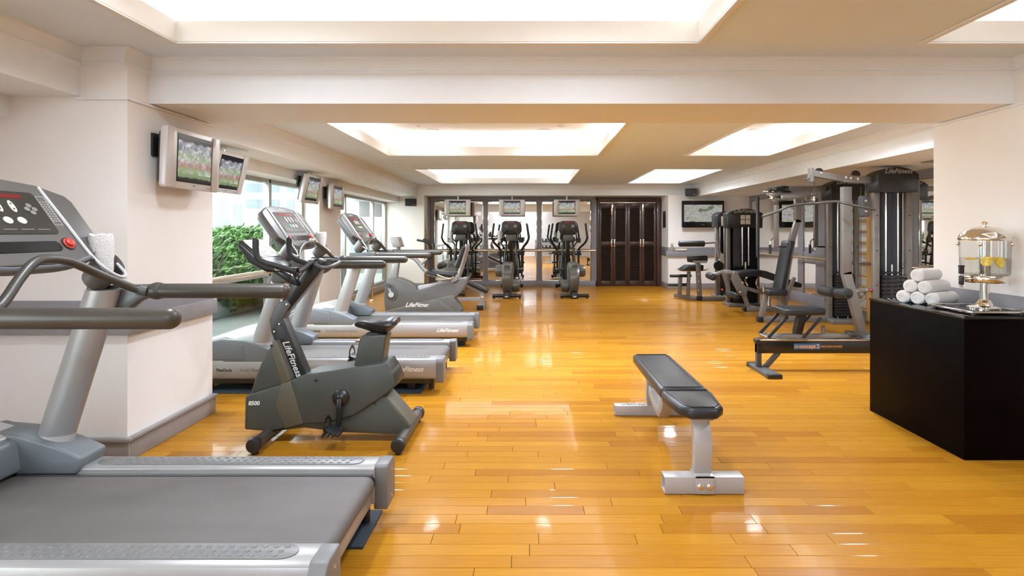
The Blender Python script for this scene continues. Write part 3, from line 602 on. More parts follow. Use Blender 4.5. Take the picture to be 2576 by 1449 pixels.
    # console: tilted slab.  u runs down the slope towards the user
    A, Bq = V(-1.535, 0, 1.545), V(-1.285, 0, 1.195); d = (Bq-A).normalized(); nrm = V(-d.z, 0, d.x); nrm = nrm if nrm.x > 0 else -nrm
    Lc = (Bq-A).length
    c = link('console', None, t, A, Matrix((V(0, 1, 0), -d, nrm)).transposed().to_euler())       # local: x across, y up the slope, z out of the face
    ln = Lc
    outl = [(-.42, -ln+.10), (-.42, -.10), (-.40, -.065), (-.27, -.015), (-.12, .002), (.12, .002), (.27, -.015), (.40, -.065), (.42, -.10), (.42, -ln+.10), (.29, -ln+.015), (.15, -ln-.0), (-.15, -ln-.0), (-.29, -ln+.015)]
    B().prism(outl, -.055, 0, 'z').build('console_shell', 'silver_d', c, bevel=.012, seg=3)
    B().prism([(-.30, -ln+.03), (-.30, -.05), (.30, -.05), (.30, -ln+.03)], -.115, -.05, 'z').build('console_back', 'hood', c, bevel=.02)
    for s in (-1, 1):
        path = cr_path([(s*.275, -.034, .002), (s*.285, -.20, .004), (s*.30, -ln+.03, .004), (s*.325, -ln-.06, .01), (s*.37, -ln-.105, .015), (s*.415, -ln-.085, .01), (s*.43, -ln-.02, -.005)], 6)
        B().tube(path, .0075, 8).build('ridge', 'silver_l', c)
        cup = []
        for q, zz in ((0, -.10), (.35, -.06), (.8, 0), (1, .012)):
            r_ = .055+.02*q; cup.append([V(s*.365+r_*1.05*math.cos(2*PI*k/16), -ln-.02+r_*math.sin(2*PI*k/16)-.03*(1-q), zz) for k in range(16)])
        B().loft(cup, False).add(cup[0], [tuple(range(16))]).build('cup_pocket', 'silver_d', c)
    B().tube(cr_path([(-.29, -ln+.02, -.01), (-.15, -ln-.012, -.01), (0, -ln-.016, -.01), (.15, -ln-.012, -.01), (.29, -ln+.02, -.01)], 4), .022, 10, ry=.6).build('front_lip', 'hood', c)
    pn = B().prism(rrect(.44, .215, .02), .0, .003, 'z').build('display_panel', 'panel', c); pn.location = (0, -.175, 0)
    B().box(-.15, .15, .072, .092, .003, .004).build('led_window', 'lcd', pn); text('digits', '8.8   12:52   888', .022, 'red', pn, (-.12, .074, .0042), (0, 0, 0))
    for k in range(3):
        x = -.05+.062*k; B().prism([(x+.013*math.cos(2*PI*q/14), .028+.03*math.sin(2*PI*q/14)) for q in range(14)], .003, .006, 'z').build('arrow_key', 'btn', pn)
        for yy, sg in ((.042, 1), (.014, -1)): B().prism([(x-.005, yy-.004*sg), (x+.005, yy-.004*sg), (x, yy+.005*sg)], .006, .0068, 'z').build('arrow_mark', 'panel', pn)
        B().prism([(x+.02*math.cos(2*PI*q/14), -.042+.017*math.sin(2*PI*q/14)) for q in range(14)], .003, .006, 'z').build('start_key', 'green' if k == 0 else 'btn', pn)
    for (x, y) in ((.155, .0), (.155, .036), (.137, .018), (.173, .018)): B().prism([(x+.013*math.cos(2*PI*q/12), y+.011*math.sin(2*PI*q/12)) for q in range(12)], .003, .0055, 'z').build('select_key', 'btng', pn)
    for r in range(4):
        for k in range(3): B().box(-.20+k*.028, -.18+k*.028, -.05-r*.014, -.042-r*.014, .003, .005).build('number_key', 'btng', pn)
    for k in range(5): B().box(-.19+k*.078, -.13+k*.078, -.087, -.0835, .003, .0036).build('print_line', 'btng', pn)
    for s in (-1, 1):
        lb = B()
        for e in ((-.022, .022, .075, .0765), (-.022, .022, -.075, -.0735), (-.022, -.0205, -.075, .075), (.0205, .022, -.075, .075)): lb.box(*e, 0, .0012)
        o = lb.build('chart_border', 'btn', c); o.location = (s*.248, -.16, 0)
        b = B()
        for r in range(9):
            for k in range(3): b.box(-.016+k*.014, -.010+k*.014, .045-r*.0125, .049-r*.0125, 0, .001)
        o2 = b.build('chart_print', 'btn', c); o2.location = (s*.248, -.16, 0)
    B().prism(rrect(.36, .05, .022), .0, .0035, 'z').build('reading_tray', 'blackgloss', c).location = (0, -.345, 0)
    st = B().lathe([(.026, 0), (.026, .006), (.019, .008), (.019, .016), (.015, .019), (.001, .02)], n=20).build('stop_button', 'red', c); st.location = (.225, -.335, 0)
    B().lathe([(.031, 0), (.031, .004), (.02, .006)], n=20).build('stop_ring', 'black', st)
    B().lathe([(.014, 0), (.014, .008), (.001, .01)], n=14).build('lanyard_key', 'red', c).location = (-.225, -.335, 0)
    text('logo', 'LifeFitness', .03, 'silver_l', c, (0, -.047, .0006), (0, 0, 0), .3, align='CENTER')
    return t
def cross_bar(t):                                                     # gull-wing bar with pulse hub between the handrails
    for s in (-1, 1):
        B().tube(cr_path([(-1.145, s*.40, 1.055), (-1.19, s*.385, 1.085), (-1.225, s*.30, 1.15), (-1.245, s*.17, 1.205), (-1.245, s*.06, 1.225)], 6), .0165, 12).build('cross_bar', 'rail', t)
        B().cyl((-1.135, s*.405, 1.052), (-1.16, s*.392, 1.068), .024).build('bar_socket', 'gun', t)
    hb = B().ball((-1.245, 0, 1.225), (.035, .075, .04), 20, 10).build('pulse_hub', 'gun', t); B().ball((-1.222, 0, 1.243), (.018, .045, .018), 16, 8).build('pulse_sensor', 'chrome', hb)
def plain_bar(t):                                                     # the foreground machine: one bent bar without a hub
    q = [(-1.115, .40, 1.052), (-1.17, .385, 1.066), (-1.22, .245, 1.14), (-1.222, .095, 1.20), (-1.19, -.055, 1.222), (-1.178, -.135, 1.21), (-1.167, -.205, 1.16), (-1.145, -.305, 1.075), (-1.13, -.40, 1.05)]
    B().tube(cr_path(q, 6), .018, 12).build('cross_bar', 'rail', t)
    for k in (0, -1): B().cyl(q[k], V(q[k]).lerp(V(q[1] if k == 0 else q[-2]), .5), .026).build('bar_socket', 'gun', t)
TM = [(-.65, 2.255, 'large grey treadmill in the foreground with a towel in its console pocket'), (-.725, 5.165, 'silver treadmill right behind the upright exercise bike, second from the camera'), (-.67, 7.0, 'silver treadmill farthest from the camera, beside the recumbent bike')]
tm0 = treadmill(); tms = []
for i, (x, y, lab) in enumerate(TM):
    o = tm0 if i == 0 else copy_tree(tm0); o.location = (x, y, 0); o['label'] = lab; tms.append(o)
for i, (x, y, lab) in enumerate(TM):
    o = tms[i]; (plain_bar if i == 0 else cross_bar)(o)
    m0, m1, my0, my1 = ((-.95, -.05, .15, .47), (-1.95, -.17, -.47, .35), (-1.0, -.1, -.4, .4))[i]
    B().box(x+m0, x+m1, y+my0, y+my1, 0, .011).build('floor_mat', 'mat', None, bevel=.002, label='thin dark blue rubber mat under the rear of the '+('foreground treadmill', 'treadmill behind the upright bike', 'farthest treadmill')[i], cat='mat', group='rubber mats under treadmills')
    if i == 0: TOP = V(x-1.285+.03, y+.365, 1.11)
    # rolled towel standing in the far pocket
    a = V(x-1.30, y+.372, 1.135); dr = V(-.06, .012, 1).normalized() if i == 0 else V(.05, .02, 1).normalized(); rings = []
    for q in range(9):
        z = -.01+.185*q/8; rr = (.040+.012*min(1, q/4))*(1 if q < 8 else .93)
        rings.append([a+dr*z+V(rr*(1+.06*math.sin(3*k*.4+q))*math.cos(2*PI*k/18), rr*.8*(1+.05*math.cos(2*k*.5))*math.sin(2*PI*k/18), .006*math.sin(k*1.3)) for k in range(18)])
    tp = rings[-1]; c0 = sum(tp, V(0, 0, 0))/18; rings.append([c0+(p-c0)*.7+V(0, 0, .004) for p in tp]); rings.append([c0+(p-c0)*.3-V(0, 0, .006) for p in tp])
    B().loft(rings).build('hand_towel', 'towel', None, label='rolled white towel standing in the console pocket of the '+('foreground treadmill', 'treadmill behind the upright bike', 'farthest treadmill')[i], cat='towel', group='towels in the treadmill pockets')
# ================================================================== UPRIGHT BIKE
Yb = 3.72
bk = thing('exercise_bike', 'dark olive upright exercise bike with black saddle, standing behind the foreground treadmill', 'exercise bike', (0, Yb, 0))
def bp(name, pts, hw, m, par=bk, bevel=.012, Y=None, seg=3):
    Y = Y or (Yb-hw); return B().prism(XZ(pts, Y), -hw, hw, 'y').build(name, m, par, bevel=bevel, seg=seg)
bp('front_shroud', [(690, 858), (657, 912), (642, 949), (629, 992), (704, 970), (728, 956)], .115, 'bike')
bp('shroud_stripe', [(691, 857), (677, 877), (690, 915), (706, 970), (730, 957)], .118, 'bike2', bevel=.006)
bp('lower_front_shroud', [(616, 999), (629, 991), (704, 968), (720, 1000), (725, 1076), (681, 1086), (614, 1081)], .125, 'bike')
bp('shroud_stripe', [(702, 969), (730, 958), (762, 1066), (716, 1079), (692, 1020)], .128, 'bike2', bevel=.006)
bp('main_shroud', [(728, 959), (772, 943), (887, 925), (967, 914), (986, 940), (997, 970), (960, 1000), (890, 1046), (820, 1064), (757, 1068)], .125, 'bike')
bp('rear_trim', [(957, 916), (970, 914), (988, 942), (998, 970), (988, 976)], .118, 'black', bevel=.005)
bp('lower_shroud', [(752, 1064), (820, 1055), (890, 1036), (955, 996), (968, 998), (1030, 1072), (1010, 1094), (868, 1089), (765, 1077), (690, 1086)], .10, 'bike')
bp('tail_plate', [(966, 1000), (972, 997), (1034, 1070), (1013, 1093), (1009, 1091), (1022, 1070)], .095, 'bike2', bevel=.004)
col = bp('column', [(681, 834), (711, 799), (771, 942), (728, 953)], .045, 'black', bevel=.006)
bp('column_knee', [(681, 836), (677, 806), (690, 772), (704, 757), (720, 752), (731, 768), (716, 792), (712, 802)], .048, 'gun', bevel=.008)
bp('column_upper', [(704, 760), (760, 684), (784, 656), (800, 649), (812, 655), (814, 670), (798, 692), (722, 786)], .042, 'blackm', bevel=.01)
for (a, c) in ((709, 757), (722, 766), (703, 816), (690, 835)):
    p = W(a, c, Yb-.05); B().lathe([(.008, 0), (.008, .003), (.001, .004)], (p.x, -.049, p.z), (0, -1, 0), n=10).build('bolt', 'chrome', bk)
for (a, c) in ((683, 870), (796, 956), (940, 1017)):
    p = W(a, c, Yb-.12); B().lathe([(.009, 0), (.009, .002), (.001, .003)], (p.x, -.1265 if a > 700 and a < 900 else (-.1165 if a < 700 else -.1015), p.z), (0, -1, 0), n=10).build('screw_cover', 'black', bk)
# console
sh = B().prism([(-1.805, 1.275), (-1.665, 1.155), (-1.60, 1.105), (-1.58, 1.07), (-1.64, 1.07), (-1.75, 1.13), (-1.825, 1.235)], -.15, .15, 'y').build('console', 'blackm', bk, bevel=.016, seg=3)
B().prism([(-1.64, 1.11), (-1.50, 1.04), (-1.47, .975), (-1.53, .99), (-1.64, 1.065)], -.07, .07, 'y').build('console_neck', 'blackm', bk, bevel=.012)
d = V(-1.665+1.805, 0, 1.155-1.275).normalized(); nr = V(-d.z, 0, d.x)
cf = link('console_face', None, bk, V(-1.735, 0, 1.215)+nr*.002, Matrix((V(0, 1, 0), -d, nr)).transposed().to_euler())
B().prism(rrect(.27, .165, .02), -.004, .001, 'z').build('face_plate', 'bike2', cf); B().box(-.12, .12, .055, .07, .001, .002).build('red_window', 'lcd', cf); B().box(-.1, .0, -.005, .045, .001, .002).build('screen', 'panel', cf); B().box(.02, .1, .0, .04, .001, .002).build('screen', 'orange', cf)
for r in range(3):
    for k in range(5): B().box(-.115+.026*k, -.098+.026*k, -.035-r*.018, -.024-r*.018, .001, .003).build('key', 'white', cf)
for k in range(3): B().box(.05+.022*k, .066+.022*k, -.05, -.036, .001, .003).build('key', 'green' if k == 1 else 'white', cf)
for s in (-1, 1):
    g = [W(643, 606, Yb-.24), W(644, 636, Yb-.24), W(651, 652, Yb-.235), W(670, 662, Yb-.22), W(702, 671, Yb-.2), W(737, 682, Yb-.175)]
    g = [V(p.x, s*(Yb-p.y), p.z) for p in g]
    B().tube(cr_path(g, 5), .0185, 12).build('grip', 'foam', bk); B().ball(g[0], .0185).build('grip_end', 'foam', bk)
    m = [V(g[-1].x, g[-1].y, g[-1].z)]+[V(p.x, s*q, p.z) for p, q in ((W(765, 683, Yb), .14), (W(778, 674, Yb), .10), (W(790, 660, Yb), .05), (W(798, 655, Yb), 0))]
    B().tube(cr_path(m, 5), .014, 12).build('handlebar', 'gun', bk)
lp = [V(p.x, q, p.z) for p, q in ((W(796, 662, Yb), -.03), (W(815, 668, Yb), -.10), (W(838, 671, Yb), -.10), (W(846, 666, Yb), -.04), (W(846, 663, Yb), .04), (W(838, 660, Yb), .10), (W(815, 656, Yb), .10), (W(796, 656, Yb), .03))]
B().tube(cr_path(lp, 5), .0125, 10).build('pulse_grip', 'gun', bk)
p = W(801, 663, Yb); B().ball((p.x, 0, p.z), (.034, .05, .036)).build('bar_clamp', 'black', bk)
b = B(); p = W(742, 684, Yb-.17)
for k in range(5): b.tube([(p.x+.004*k+.026*0, -.175+.026*math.cos(a_), p.z+.026*math.sin(a_)) for a_ in [2*PI*q/14 for q in range(14)]], .003, 6, True)
b.tube(cr_path([(p.x-.02, -.18, p.z), (p.x-.05, -.16, p.z-.07), (p.x-.03, -.17, p.z-.03), (p.x-.035, -.165, p.z-.14)], 5), .003, 6); b.build('lead_wire', 'black', bk)
# saddle and post
p0 = W(893, 812, Yb); p1 = W(1003, 812, Yb); rings = []
for q, (hw_, zt, zb) in zip((0, .06, .2, .4, .6, .8, .93, 1.0), ((.012, .0, -.02), (.028, .012, -.03), (.036, .016, -.04), (.05, .010, -.06), (.09, .022, -.075), (.125, .04, -.055), (.115, .043, -.02), (.06, .035, .01))):
    x = p0.x+(p1.x-p0.x)*q; rings.append([V(x, hw_*math.cos(2*PI*k/16), .735+(zt if math.sin(2*PI*k/16) > 0 else -zb)*math.sin(2*PI*k/16)) for k in range(16)])
B().loft(rings).build('saddle', 'vinyl', bk)
bp('seat_post_shroud', [(905, 846), (972, 842), (961, 918), (888, 926)], .075, 'bike', bevel=.014)
bp('seat_post', [(920, 838), (965, 836), (966, 850), (916, 850)], .04, 'black', bevel=.006)
B().capsule(W(895, 858, Yb)-V(0, Yb-.02, 0), W(905, 858, Yb)-V(0, Yb-.02, 0), .012).build('height_knob', 'brass', bk)
# cranks
hub = W(858, 1000, Yb-.125); cr_ = B().lathe([(.052, -.005), (.052, .012), (.03, .02), (.02, .028), (.001, .028)], (hub.x, -.126, hub.z), (0, -1, 0)).build('crank_hub', 'blackm', bk)
for s, zz in ((-1, -1), (1, 1)):
    e = V(hub.x+.005*s, s*.165, hub.z+zz*.17); ca = B().beam((hub.x, s*.155, hub.z), e, .018, .032).build('crank_arm', 'blackm', bk, bevel=.006)
    c = e+V(-.01, s*.06, -.0); pd = B().obox(c, (.10, .095, .022), (0, math.radians(22), 0)).build('pedal', 'black', bk, bevel=.006)
    for k in range(4): B().obox(c+V(-.045+.03*k, 0, -.012+.0), (.012, .10, .03), (0, math.radians(22), 0)).build('pedal_tread', 'foam', pd, bevel=.002)
    B().tube(cr_path([c+V(-.03, -.05, 0), c+V(-.035, -.052, .05), c+V(-.035, 0, .08), c+V(-.035, .052, .05), c+V(-.03, .05, 0)], 5), .012, 8, ry=.25).build('toe_strap', 'black', pd)
for (x, nm) in ((-1.64, 'front_stabiliser'), (-.785, 'rear_stabiliser')):
    o = B().cyl((x, -.285, .058), (x, .285, .058), .036, n=18).build(nm, 'rail', bk)
    for s in (-1, 1):
        B().cyl((x, s*.275, .058), (x, s*.325, .058), .043, n=18).build('end_cap', 'black', o, bevel=.008)
        B().cyl((x, s*.29, 0), (x, s*.29, .03), .02, n=12).build('foot', 'black', o)
B().beam((-1.64, 0, .07), (-1.45, 0, .12), .08, .05).build('frame_bar', 'blackm', bk, bevel=.006); B().beam((-.785, 0, .07), (-.87, 0, .13), .08, .05).build('frame_bar', 'blackm', bk, bevel=.006)
p = W(716, 862, Yb-.045); text('logo', 'LifeFitness', .058, 'white', bk, (p.x-.014, -.0465, p.z+.005), (PI/2, math.radians(68), 0), .25, off=.0008)
p = W(625, 1019, Yb-.125); text('model_number', '8500', .035, 'white', bk, (p.x, -.1265, p.z), (PI/2, 0, 0), .1, off=.0012)
# ================================================================== FLAT BENCH  (axis along y, at x = .87)
bn = thing('weight_bench', 'flat weight bench with black vinyl pad and pale grey steel frame, alone on the floor', 'bench', (.875, 2.9, 0))
def tube_bar(name, p0, p1, w, h, m, par, wall=.006, up=(0, 0, 1)):   # open-ended square tube
    p0, p1 = V(p0), V(p1); dd = (p1-p0).normalized(); u = V(up); t_ = dd.cross(u).normalized(); b = B()
    rr = lambda p, a, c: [p+t_*x*a+u*z*c for x, z in ((-1, -1), (1, -1), (1, 1), (-1, 1))]
    o0, o1, i0, i1 = rr(p0, w/2, h/2), rr(p1, w/2, h/2), rr(p0, w/2-wall, h/2-wall), rr(p1, w/2-wall, h/2-wall)
    b.add(o0+o1+i0+i1, [(k, (k+1) % 4, 4+(k+1) % 4, 4+k) for k in range(4)]+[(8+k, 12+k, 12+(k+1) % 4, 8+(k+1) % 4) for k in range(4)]+[(k, 8+k, 8+(k+1) % 4, (k+1) % 4) for k in range(4)]+[(4+k, 4+(k+1) % 4, 12+(k+1) % 4, 12+k) for k in range(4)])
    return b.build(name, m, par, bevel=.0015)
tube_bar('front_foot', (-.2, .04, .046), (.2, .04, .046), .08, .085, 'bench', bn)
tube_bar('rear_foot', (-.27, 1.27, .038), (.27, 1.27, .038), .075, .07, 'bench', bn)
text('logo', 'LifeFitness', .04, 'pad', bn, (-.22, 1.255, .0735), (0, 0, 0), .3)
for s in (-1, 1):
    B().box(s*.24-.03, s*.24+.03, 1.24, 1.30, 0, .006).build('rubber_foot', 'foam', bn); B().box(s*.17-.02, s*.17+.02, .01, .07, 0, .006).build('rubber_foot', 'foam', bn)
pl = B().box(-.048, .048, -.008, .0, .006, .096).box(-.05, .05, -.008, .09, .085, .096).build('foot_sleeve', 'bench', bn, bevel=.002)
for s in (-1, 1): B().lathe([(.016, 0), (.016, .006), (.010, .011), (.001, .012)], (s*.024, -.008, .046), (0, -1, 0), n=14).build('bolt', 'chrome', pl)
lg = [(.03, .09), (.02, .16), (.015, .24), (.03, .31), (.075, .37)]; lg2 = [(y+.055, z) for y, z in lg]
B().prism(lg+lg2[::-1], -.045, .045, 'x').build('front_leg', 'bench', bn, bevel=.006)
B().box(-.055, .055, .03, .15, .362, .376).build('pad_bracket', 'bench', bn, bevel=.003)
B().box(-.04, .04, 1.235, 1.305, .07, .365).build('rear_leg', 'bench', bn, bevel=.006)
gp = B().box(-.045, .045, 1.222, 1.236, .1, .3).build('gusset_plate', 'bench', bn, bevel=.004)
for z in (.13, .27): B().lathe([(.015, 0), (.015, .005), (.009, .010), (.001, .011)], (.015, 1.222, z), (0, -1, 0), n=12).build('bolt', 'chrome', gp)
sp_ = [(1.235, .235), (1.0, .16), (.93, .165), (.87, .21), (.80, .31), (.78, .365)]; s2 = [(1.235, .165), (1.0, .095), (.90, .10), (.81, .17), (.73, .30), (.70, .365)]
B().prism(sp_+s2[::-1], -.035, .035, 'x').build('spine', 'bench', bn, bevel=.006)
B().box(-.035, .035, .05, 1.30, .345, .372).build('pad_rail', 'bench', bn, bevel=.004)
def pad(name, outline, z0, z1, par, m='vinyl', bev=.022, ins=.012):
    o = B().prism(outline, z0, z1, 'z').build(name, m, par, bevel=bev, seg=3)
    return o
pd = pad('back_pad', [(-.14, .36), (.12, .36), (.125, .38), (.125, 1.24), (.11, 1.27), (-.12, 1.27), (-.14, 1.25)], .376, .436, bn)
B().tube([(-.115, .385, .437), (.10, .385, .437), (.10, 1.25, .437), (-.115, 1.25, .437)], .004, 6, True).build('piping', 'vinyl', pd)
pd = pad('seat_pad', [(-.07, -.01), (.065, -.01), (.11, .05), (.135, .29), (.125, .35), (-.14, .35), (-.15, .29), (-.115, .05)], .376, .436, bn)
B().tube([(-.06, .015, .437), (.055, .015, .437), (.09, .06, .437), (.112, .325, .437), (-.125, .325, .437), (-.092, .06, .437)], .004, 6, True).build('piping', 'vinyl', pd)
# ================================================================== ROWING MACHINE (monorail along x, partly behind the counter)
rw = thing('rowing_machine', 'black rowing machine monorail on grey legs reaching behind the black counter', 'rowing machine', (2.15, 5.5, 0))
rl = B().box(.0, 2.0, -.035, .035, .165, .285).build('monorail', 'blackm', rw, bevel=.004); B().box(.02, 2.0, -.042, .042, .285, .297).build('steel_track', 'chrome', rw, bevel=.002)
B().box(-.015, .055, -.04, .04, .255, .30).build('rail_end_stop', 'black', rw, bevel=.01)
B().box(.0, .045, -.025, .025, .035, .27).build('rear_leg', 'gun', rw, bevel=.003); B().beam((.09, 0, .03), (.215, 0, .17), .045, .04).build('leg_brace', 'gun', rw, bevel=.003)
B().box(-.02, .10, -.32, .16, .0, .035).build('floor_bar', 'gun', rw, bevel=.006)
for y0, y1 in ((-.345, -.30), (.14, .185)): B().box(-.025, .105, y0, y1, 0, .04).build('end_cap', 'black', rw, bevel=.006)
B().box(.345, .345+.25, -.0365, -.035, .205, .258).build('blue_label', 'blue', rl); B().box(.595, .80, -.0365, -.035, .205, .258).build('blue_label', 'panel', rl)
text('brand_lettering', 'concept 2', .052, 'orange', rl, (.395, -.037, .216), (PI/2, 0, 0), off=.0012, spacing=.92); text('brand_lettering', 'INDOOR ROWER', .026, 'orange', rl, (.60, -.037, .222), (PI/2, 0, 0))
B().box(.27-.225, .13, -.0365, -.035, .205, .25).build('dark_label', 'panel', rl); text('brand_lettering', 'CII', .03, 'orange', rl, (.35, -.0375, .219), (PI/2, 0, 0), off=.001)
B().prism(rrect(.25, .17, .05), .345, .375, 'z').build('sliding_seat', 'foam', rw, bevel=.01).location = (1.95, 0, 0)
B().box(1.88, 2.02, -.05, .05, .29, .345).build('seat_carriage', 'blackm', rw, bevel=.01)
B().box(1.0, 1.12, -.16, -.05, .30, .32).obox((1.30, .0, .33), (.30, .42, .03), (0, math.radians(-25), 0)).build('foot_board', 'gun', rw, bevel=.008)
B().prism([(1.30, .30), (1.55, .30), (1.62, .42), (1.50, .50), (1.42, .40), (1.28, .33)], -.16, .16, 'y').build('foot_cradle', 'gun', rw, bevel=.01)
B().tube(cr_path([(.95, -.02, .305), (1.02, .03, .31), (1.10, -.03, .312), (1.2, .02, .31), (1.32, 0, .33)], 5), .01, 8).build('chain_handle', 'black', rw)
B().lathe([(.05, -.07), (.24, -.06), (.26, -.03), (.26, .03), (.24, .06), (.05, .07)], (1.80, 0, .33), (0, 1, 0), n=28).build('flywheel_cage', 'gun', rw)
B().beam((1.75, 0, .06), (1.75, 0, .4), .06, .06).build('front_leg', 'gun', rw, bevel=.004); B().box(1.69, 1.81, -.28, .28, 0, .04).build('floor_bar', 'gun', rw, bevel=.006)
# ================================================================== COUNTER and what stands on it
ct = thing('counter', 'glossy black drinks counter standing against the right pillar', 'counter', (2.51, 3.336, 0))
B().box(.0, .415, .0, .93, 0, .815).build('cabinet', 'counter', ct, bevel=.002); B().box(-.004, .415, -.004, .934, .8155, .83).build('counter_top', 'blackgloss', ct, bevel=.002)
def roll(loc, ax, L, lab):
    ax = V(ax).normalized(); b = B(); R = .0465; n = 22; c = V(loc); u = V(0, 0, 1); w = ax.cross(u).normalized(); rings = []
    for q, k in ((0, .82), (.02, .97), (.06, 1), (.5, 1.02), (.94, 1), (.98, .97), (1, .82)): rings.append([c+ax*L*q+(w*math.cos(2*PI*i/n)+u*math.sin(2*PI*i/n)*.94)*R*k*(1+.02*math.sin(3*i)) for i in range(n)])
    t = thing('rolled_towel', lab, 'towel', (0, 0, 0), group='rolled towels stacked on the counter'); b.loft(rings).build('roll', 'towel2', t)
    sp = [c-ax*.001+(w*math.cos(a)+u*math.sin(a)*.94)*(.006+.031*a/(6*PI)) for a in [q*.35 for q in range(54)]]
    B().tube(sp, .0035, 6).build('spiral_end', 'towel2', t)
axd = V(.88, .47, 0).normalized(); rd = V(.47, -.88, 0); P1 = V(2.57, 3.985, .83+.0445)
names = [('rolled white towel in the bottom row of the pyramid, at the left end', 0, 0), ('rolled white towel in the middle of the bottom row of the pyramid', 1, 0), ('rolled white towel in the bottom row of the pyramid, nearest the water dispenser', 2, 0), ('rolled white towel in the second row of the pyramid, left one', .5, 1), ('rolled white towel in the second row of the pyramid, right one', 1.5, 1), ('rolled white towel lying alone on top of the towel pyramid', 1, 2)]
for lab, i, r in names: roll(P1+rd*.0945*i+V(0, 0, .0765*r), axd, .25-.01*r, lab)
tr = thing('serving_tray', 'flat smoked glass tray with metal rim under the water dispenser', 'tray', (2.585, 3.37, .83))
B().box(0, .34, 0, .385, .016, .022).build('plate', 'smoke', tr, bevel=.002)
b = B(); b.box(0, .34, 0, .008, .014, .026).box(0, .34, .377, .385, .014, .026).box(0, .008, .008, .377, .014, .026).box(.332, .34, .008, .377, .014, .026); b.build('rim', 'chrome', tr, bevel=.002)
for (x, y) in ((.03, .03), (.31, .03), (.03, .355), (.31, .355)): B().lathe([(.014, 0), (.012, .016)], (x, y, 0), n=10).build('foot', 'black', tr)
b = B()
for k in range(7): b.box(.06, .16, .05+.042*k, .075+.042*k, .022, .0235)
b.build('glass_mark', 'clear', tr)
ds = thing('water_dispenser', 'chrome domed drinks dispenser with lemon slices floating in clear water', 'dispenser', (2.785, 3.535, .852))
Z0 = .852
B().lathe([(.092, 0), (.092, .010), (.075, .016), (.05, .02), (.046, .03), (.036, .042), (.028, .055)], n=32).build('base', 'chrome', ds)
B().lathe([(.026, .05), (.026, .165)], n=20).build('stem', 'chrome', ds)
B().lathe([(.10, .160), (.118, .165), (.122, .17), (.122, .200), (.118, .206), (.10, .206)], n=36).build('collar', 'chrome', ds)
B().lathe([(.116, .206), (.126, .212), (.128, .25), (.132, .42), (.129, .42), (.1255, .25), (.124, .214), (.02, .212)], n=40).build('vessel', 'clear', ds)
B().lathe([(.1235, .214), (.125, .25), (.1275, .31), (.028, .31), (.028, .214)], n=40).build('water', 'water', ds)
B().lathe([(.026, .206), (.026, .42)], n=24).build('ice_tube', 'chrome', ds)
dm = B().lathe([(.134, .418), (.136, .424), (.135, .436), (.126, .456), (.108, .476), (.08, .493), (.045, .502), (.012, .505)], n=40).build('dome_lid', 'chrome', ds)
B().lathe([(.006, .503), (.006, .512), (.016, .518), (.018, .526), (.013, .534), (.001, .536)], n=18).build('lid_knob', 'chrome', dm)
for a in (-2.4, -.95, 2.3): B().ball((.134*math.cos(a), .134*math.sin(a), .395), .012).build('lid_clip', 'chrome', ds)
sx, sy = -.135, .0
spg = B().cyl((-.115, -.02, .183), (-.16, -.03, .183), .012).build('spout', 'chrome', ds)
B().lathe([(.009, .145), (.014, .155), (.014, .20), (.010, .205)], (-.168, -.032, 0), n=14).build('tap_body', 'black', spg); B().lathe([(.010, .132), (.011, .15)], (-.168, -.032, 0), n=12).build('nozzle', 'chrome', spg)
B().box(-.182, -.154, -.040, -.024, .215, .262).box(-.184, -.152, -.042, -.022, .256, .268).build('tap_lever', 'black', spg, bevel=.004)
for (a, tl, zz, rr) in ((-2.15, .15, .293, .030), (-1.3, .25, .288, .034), (-.6, 1.3, .305, .03), (.4, 1.45, .305, .03), (1.8, 1.5, .304, .03), (2.9, 1.5, .305, .03), (-1.75, 1.5, .306, .028)):
    r_ = .088 if tl < 1 else .075; c = V(r_*math.cos(a), r_*math.sin(a), zz); ax_ = V(math.cos(a)*math.cos(tl), math.sin(a)*math.cos(tl), math.sin(tl))
    o = B().lathe([(rr, -.003-.002*(tl > 1)), (rr, .003+.002*(tl > 1))], c, ax_, 22).build('lemon_slice', 'lemonr', ds); B().lathe([(rr*.88, -.0036), (rr*.88, .0036)], c, ax_, 22).build('lemon_flesh', 'lemon', o)
# ================================================================== TELEVISIONS
def silver_tv():
    t = thing('wall_television', 'x', 'television', (0, 0, 0), group='silver televisions with side speakers'); w, h = .60, .375
    B().prism(rrect(w, h, .018), -.02, .02, 'y').build('bezel', 'tvs', t, bevel=.005)
    B().prism(rrect(w-.10, h-.05, .02), .018, .065, 'y').build('rear_housing', 'gun', t, bevel=.012)
    for s in (-1, 1):
        g = B().prism([(s*.205, -.021), (s*.20, -.024), (s*.25, -.032), (s*.296, -.022), (s*.299, 0), (s*.21, 0)], -h/2+.004, h/2-.004, 'z').build('speaker_column', 'tvs', t, bevel=.003)
    B().box(-.192, .192, -.0225, -.018, -.145, .158).build('screen_surround', 'blackgloss', t)
    quad_screen('screen', 'game', t, .37, .285, (0, -.0232, .008))
    text('maker_lettering', 'SONY', .009, 'pad', t, (0, -.0226, -.166), (PI/2, 0, 0), align='CENTER')
    for k in range(3): B().box(.14+.018*k, .145+.018*k, -.022, -.02, -.17, -.166).build('indicator', 'black', t)
    return t
tv0 = silver_tv(); tv_used = [False]
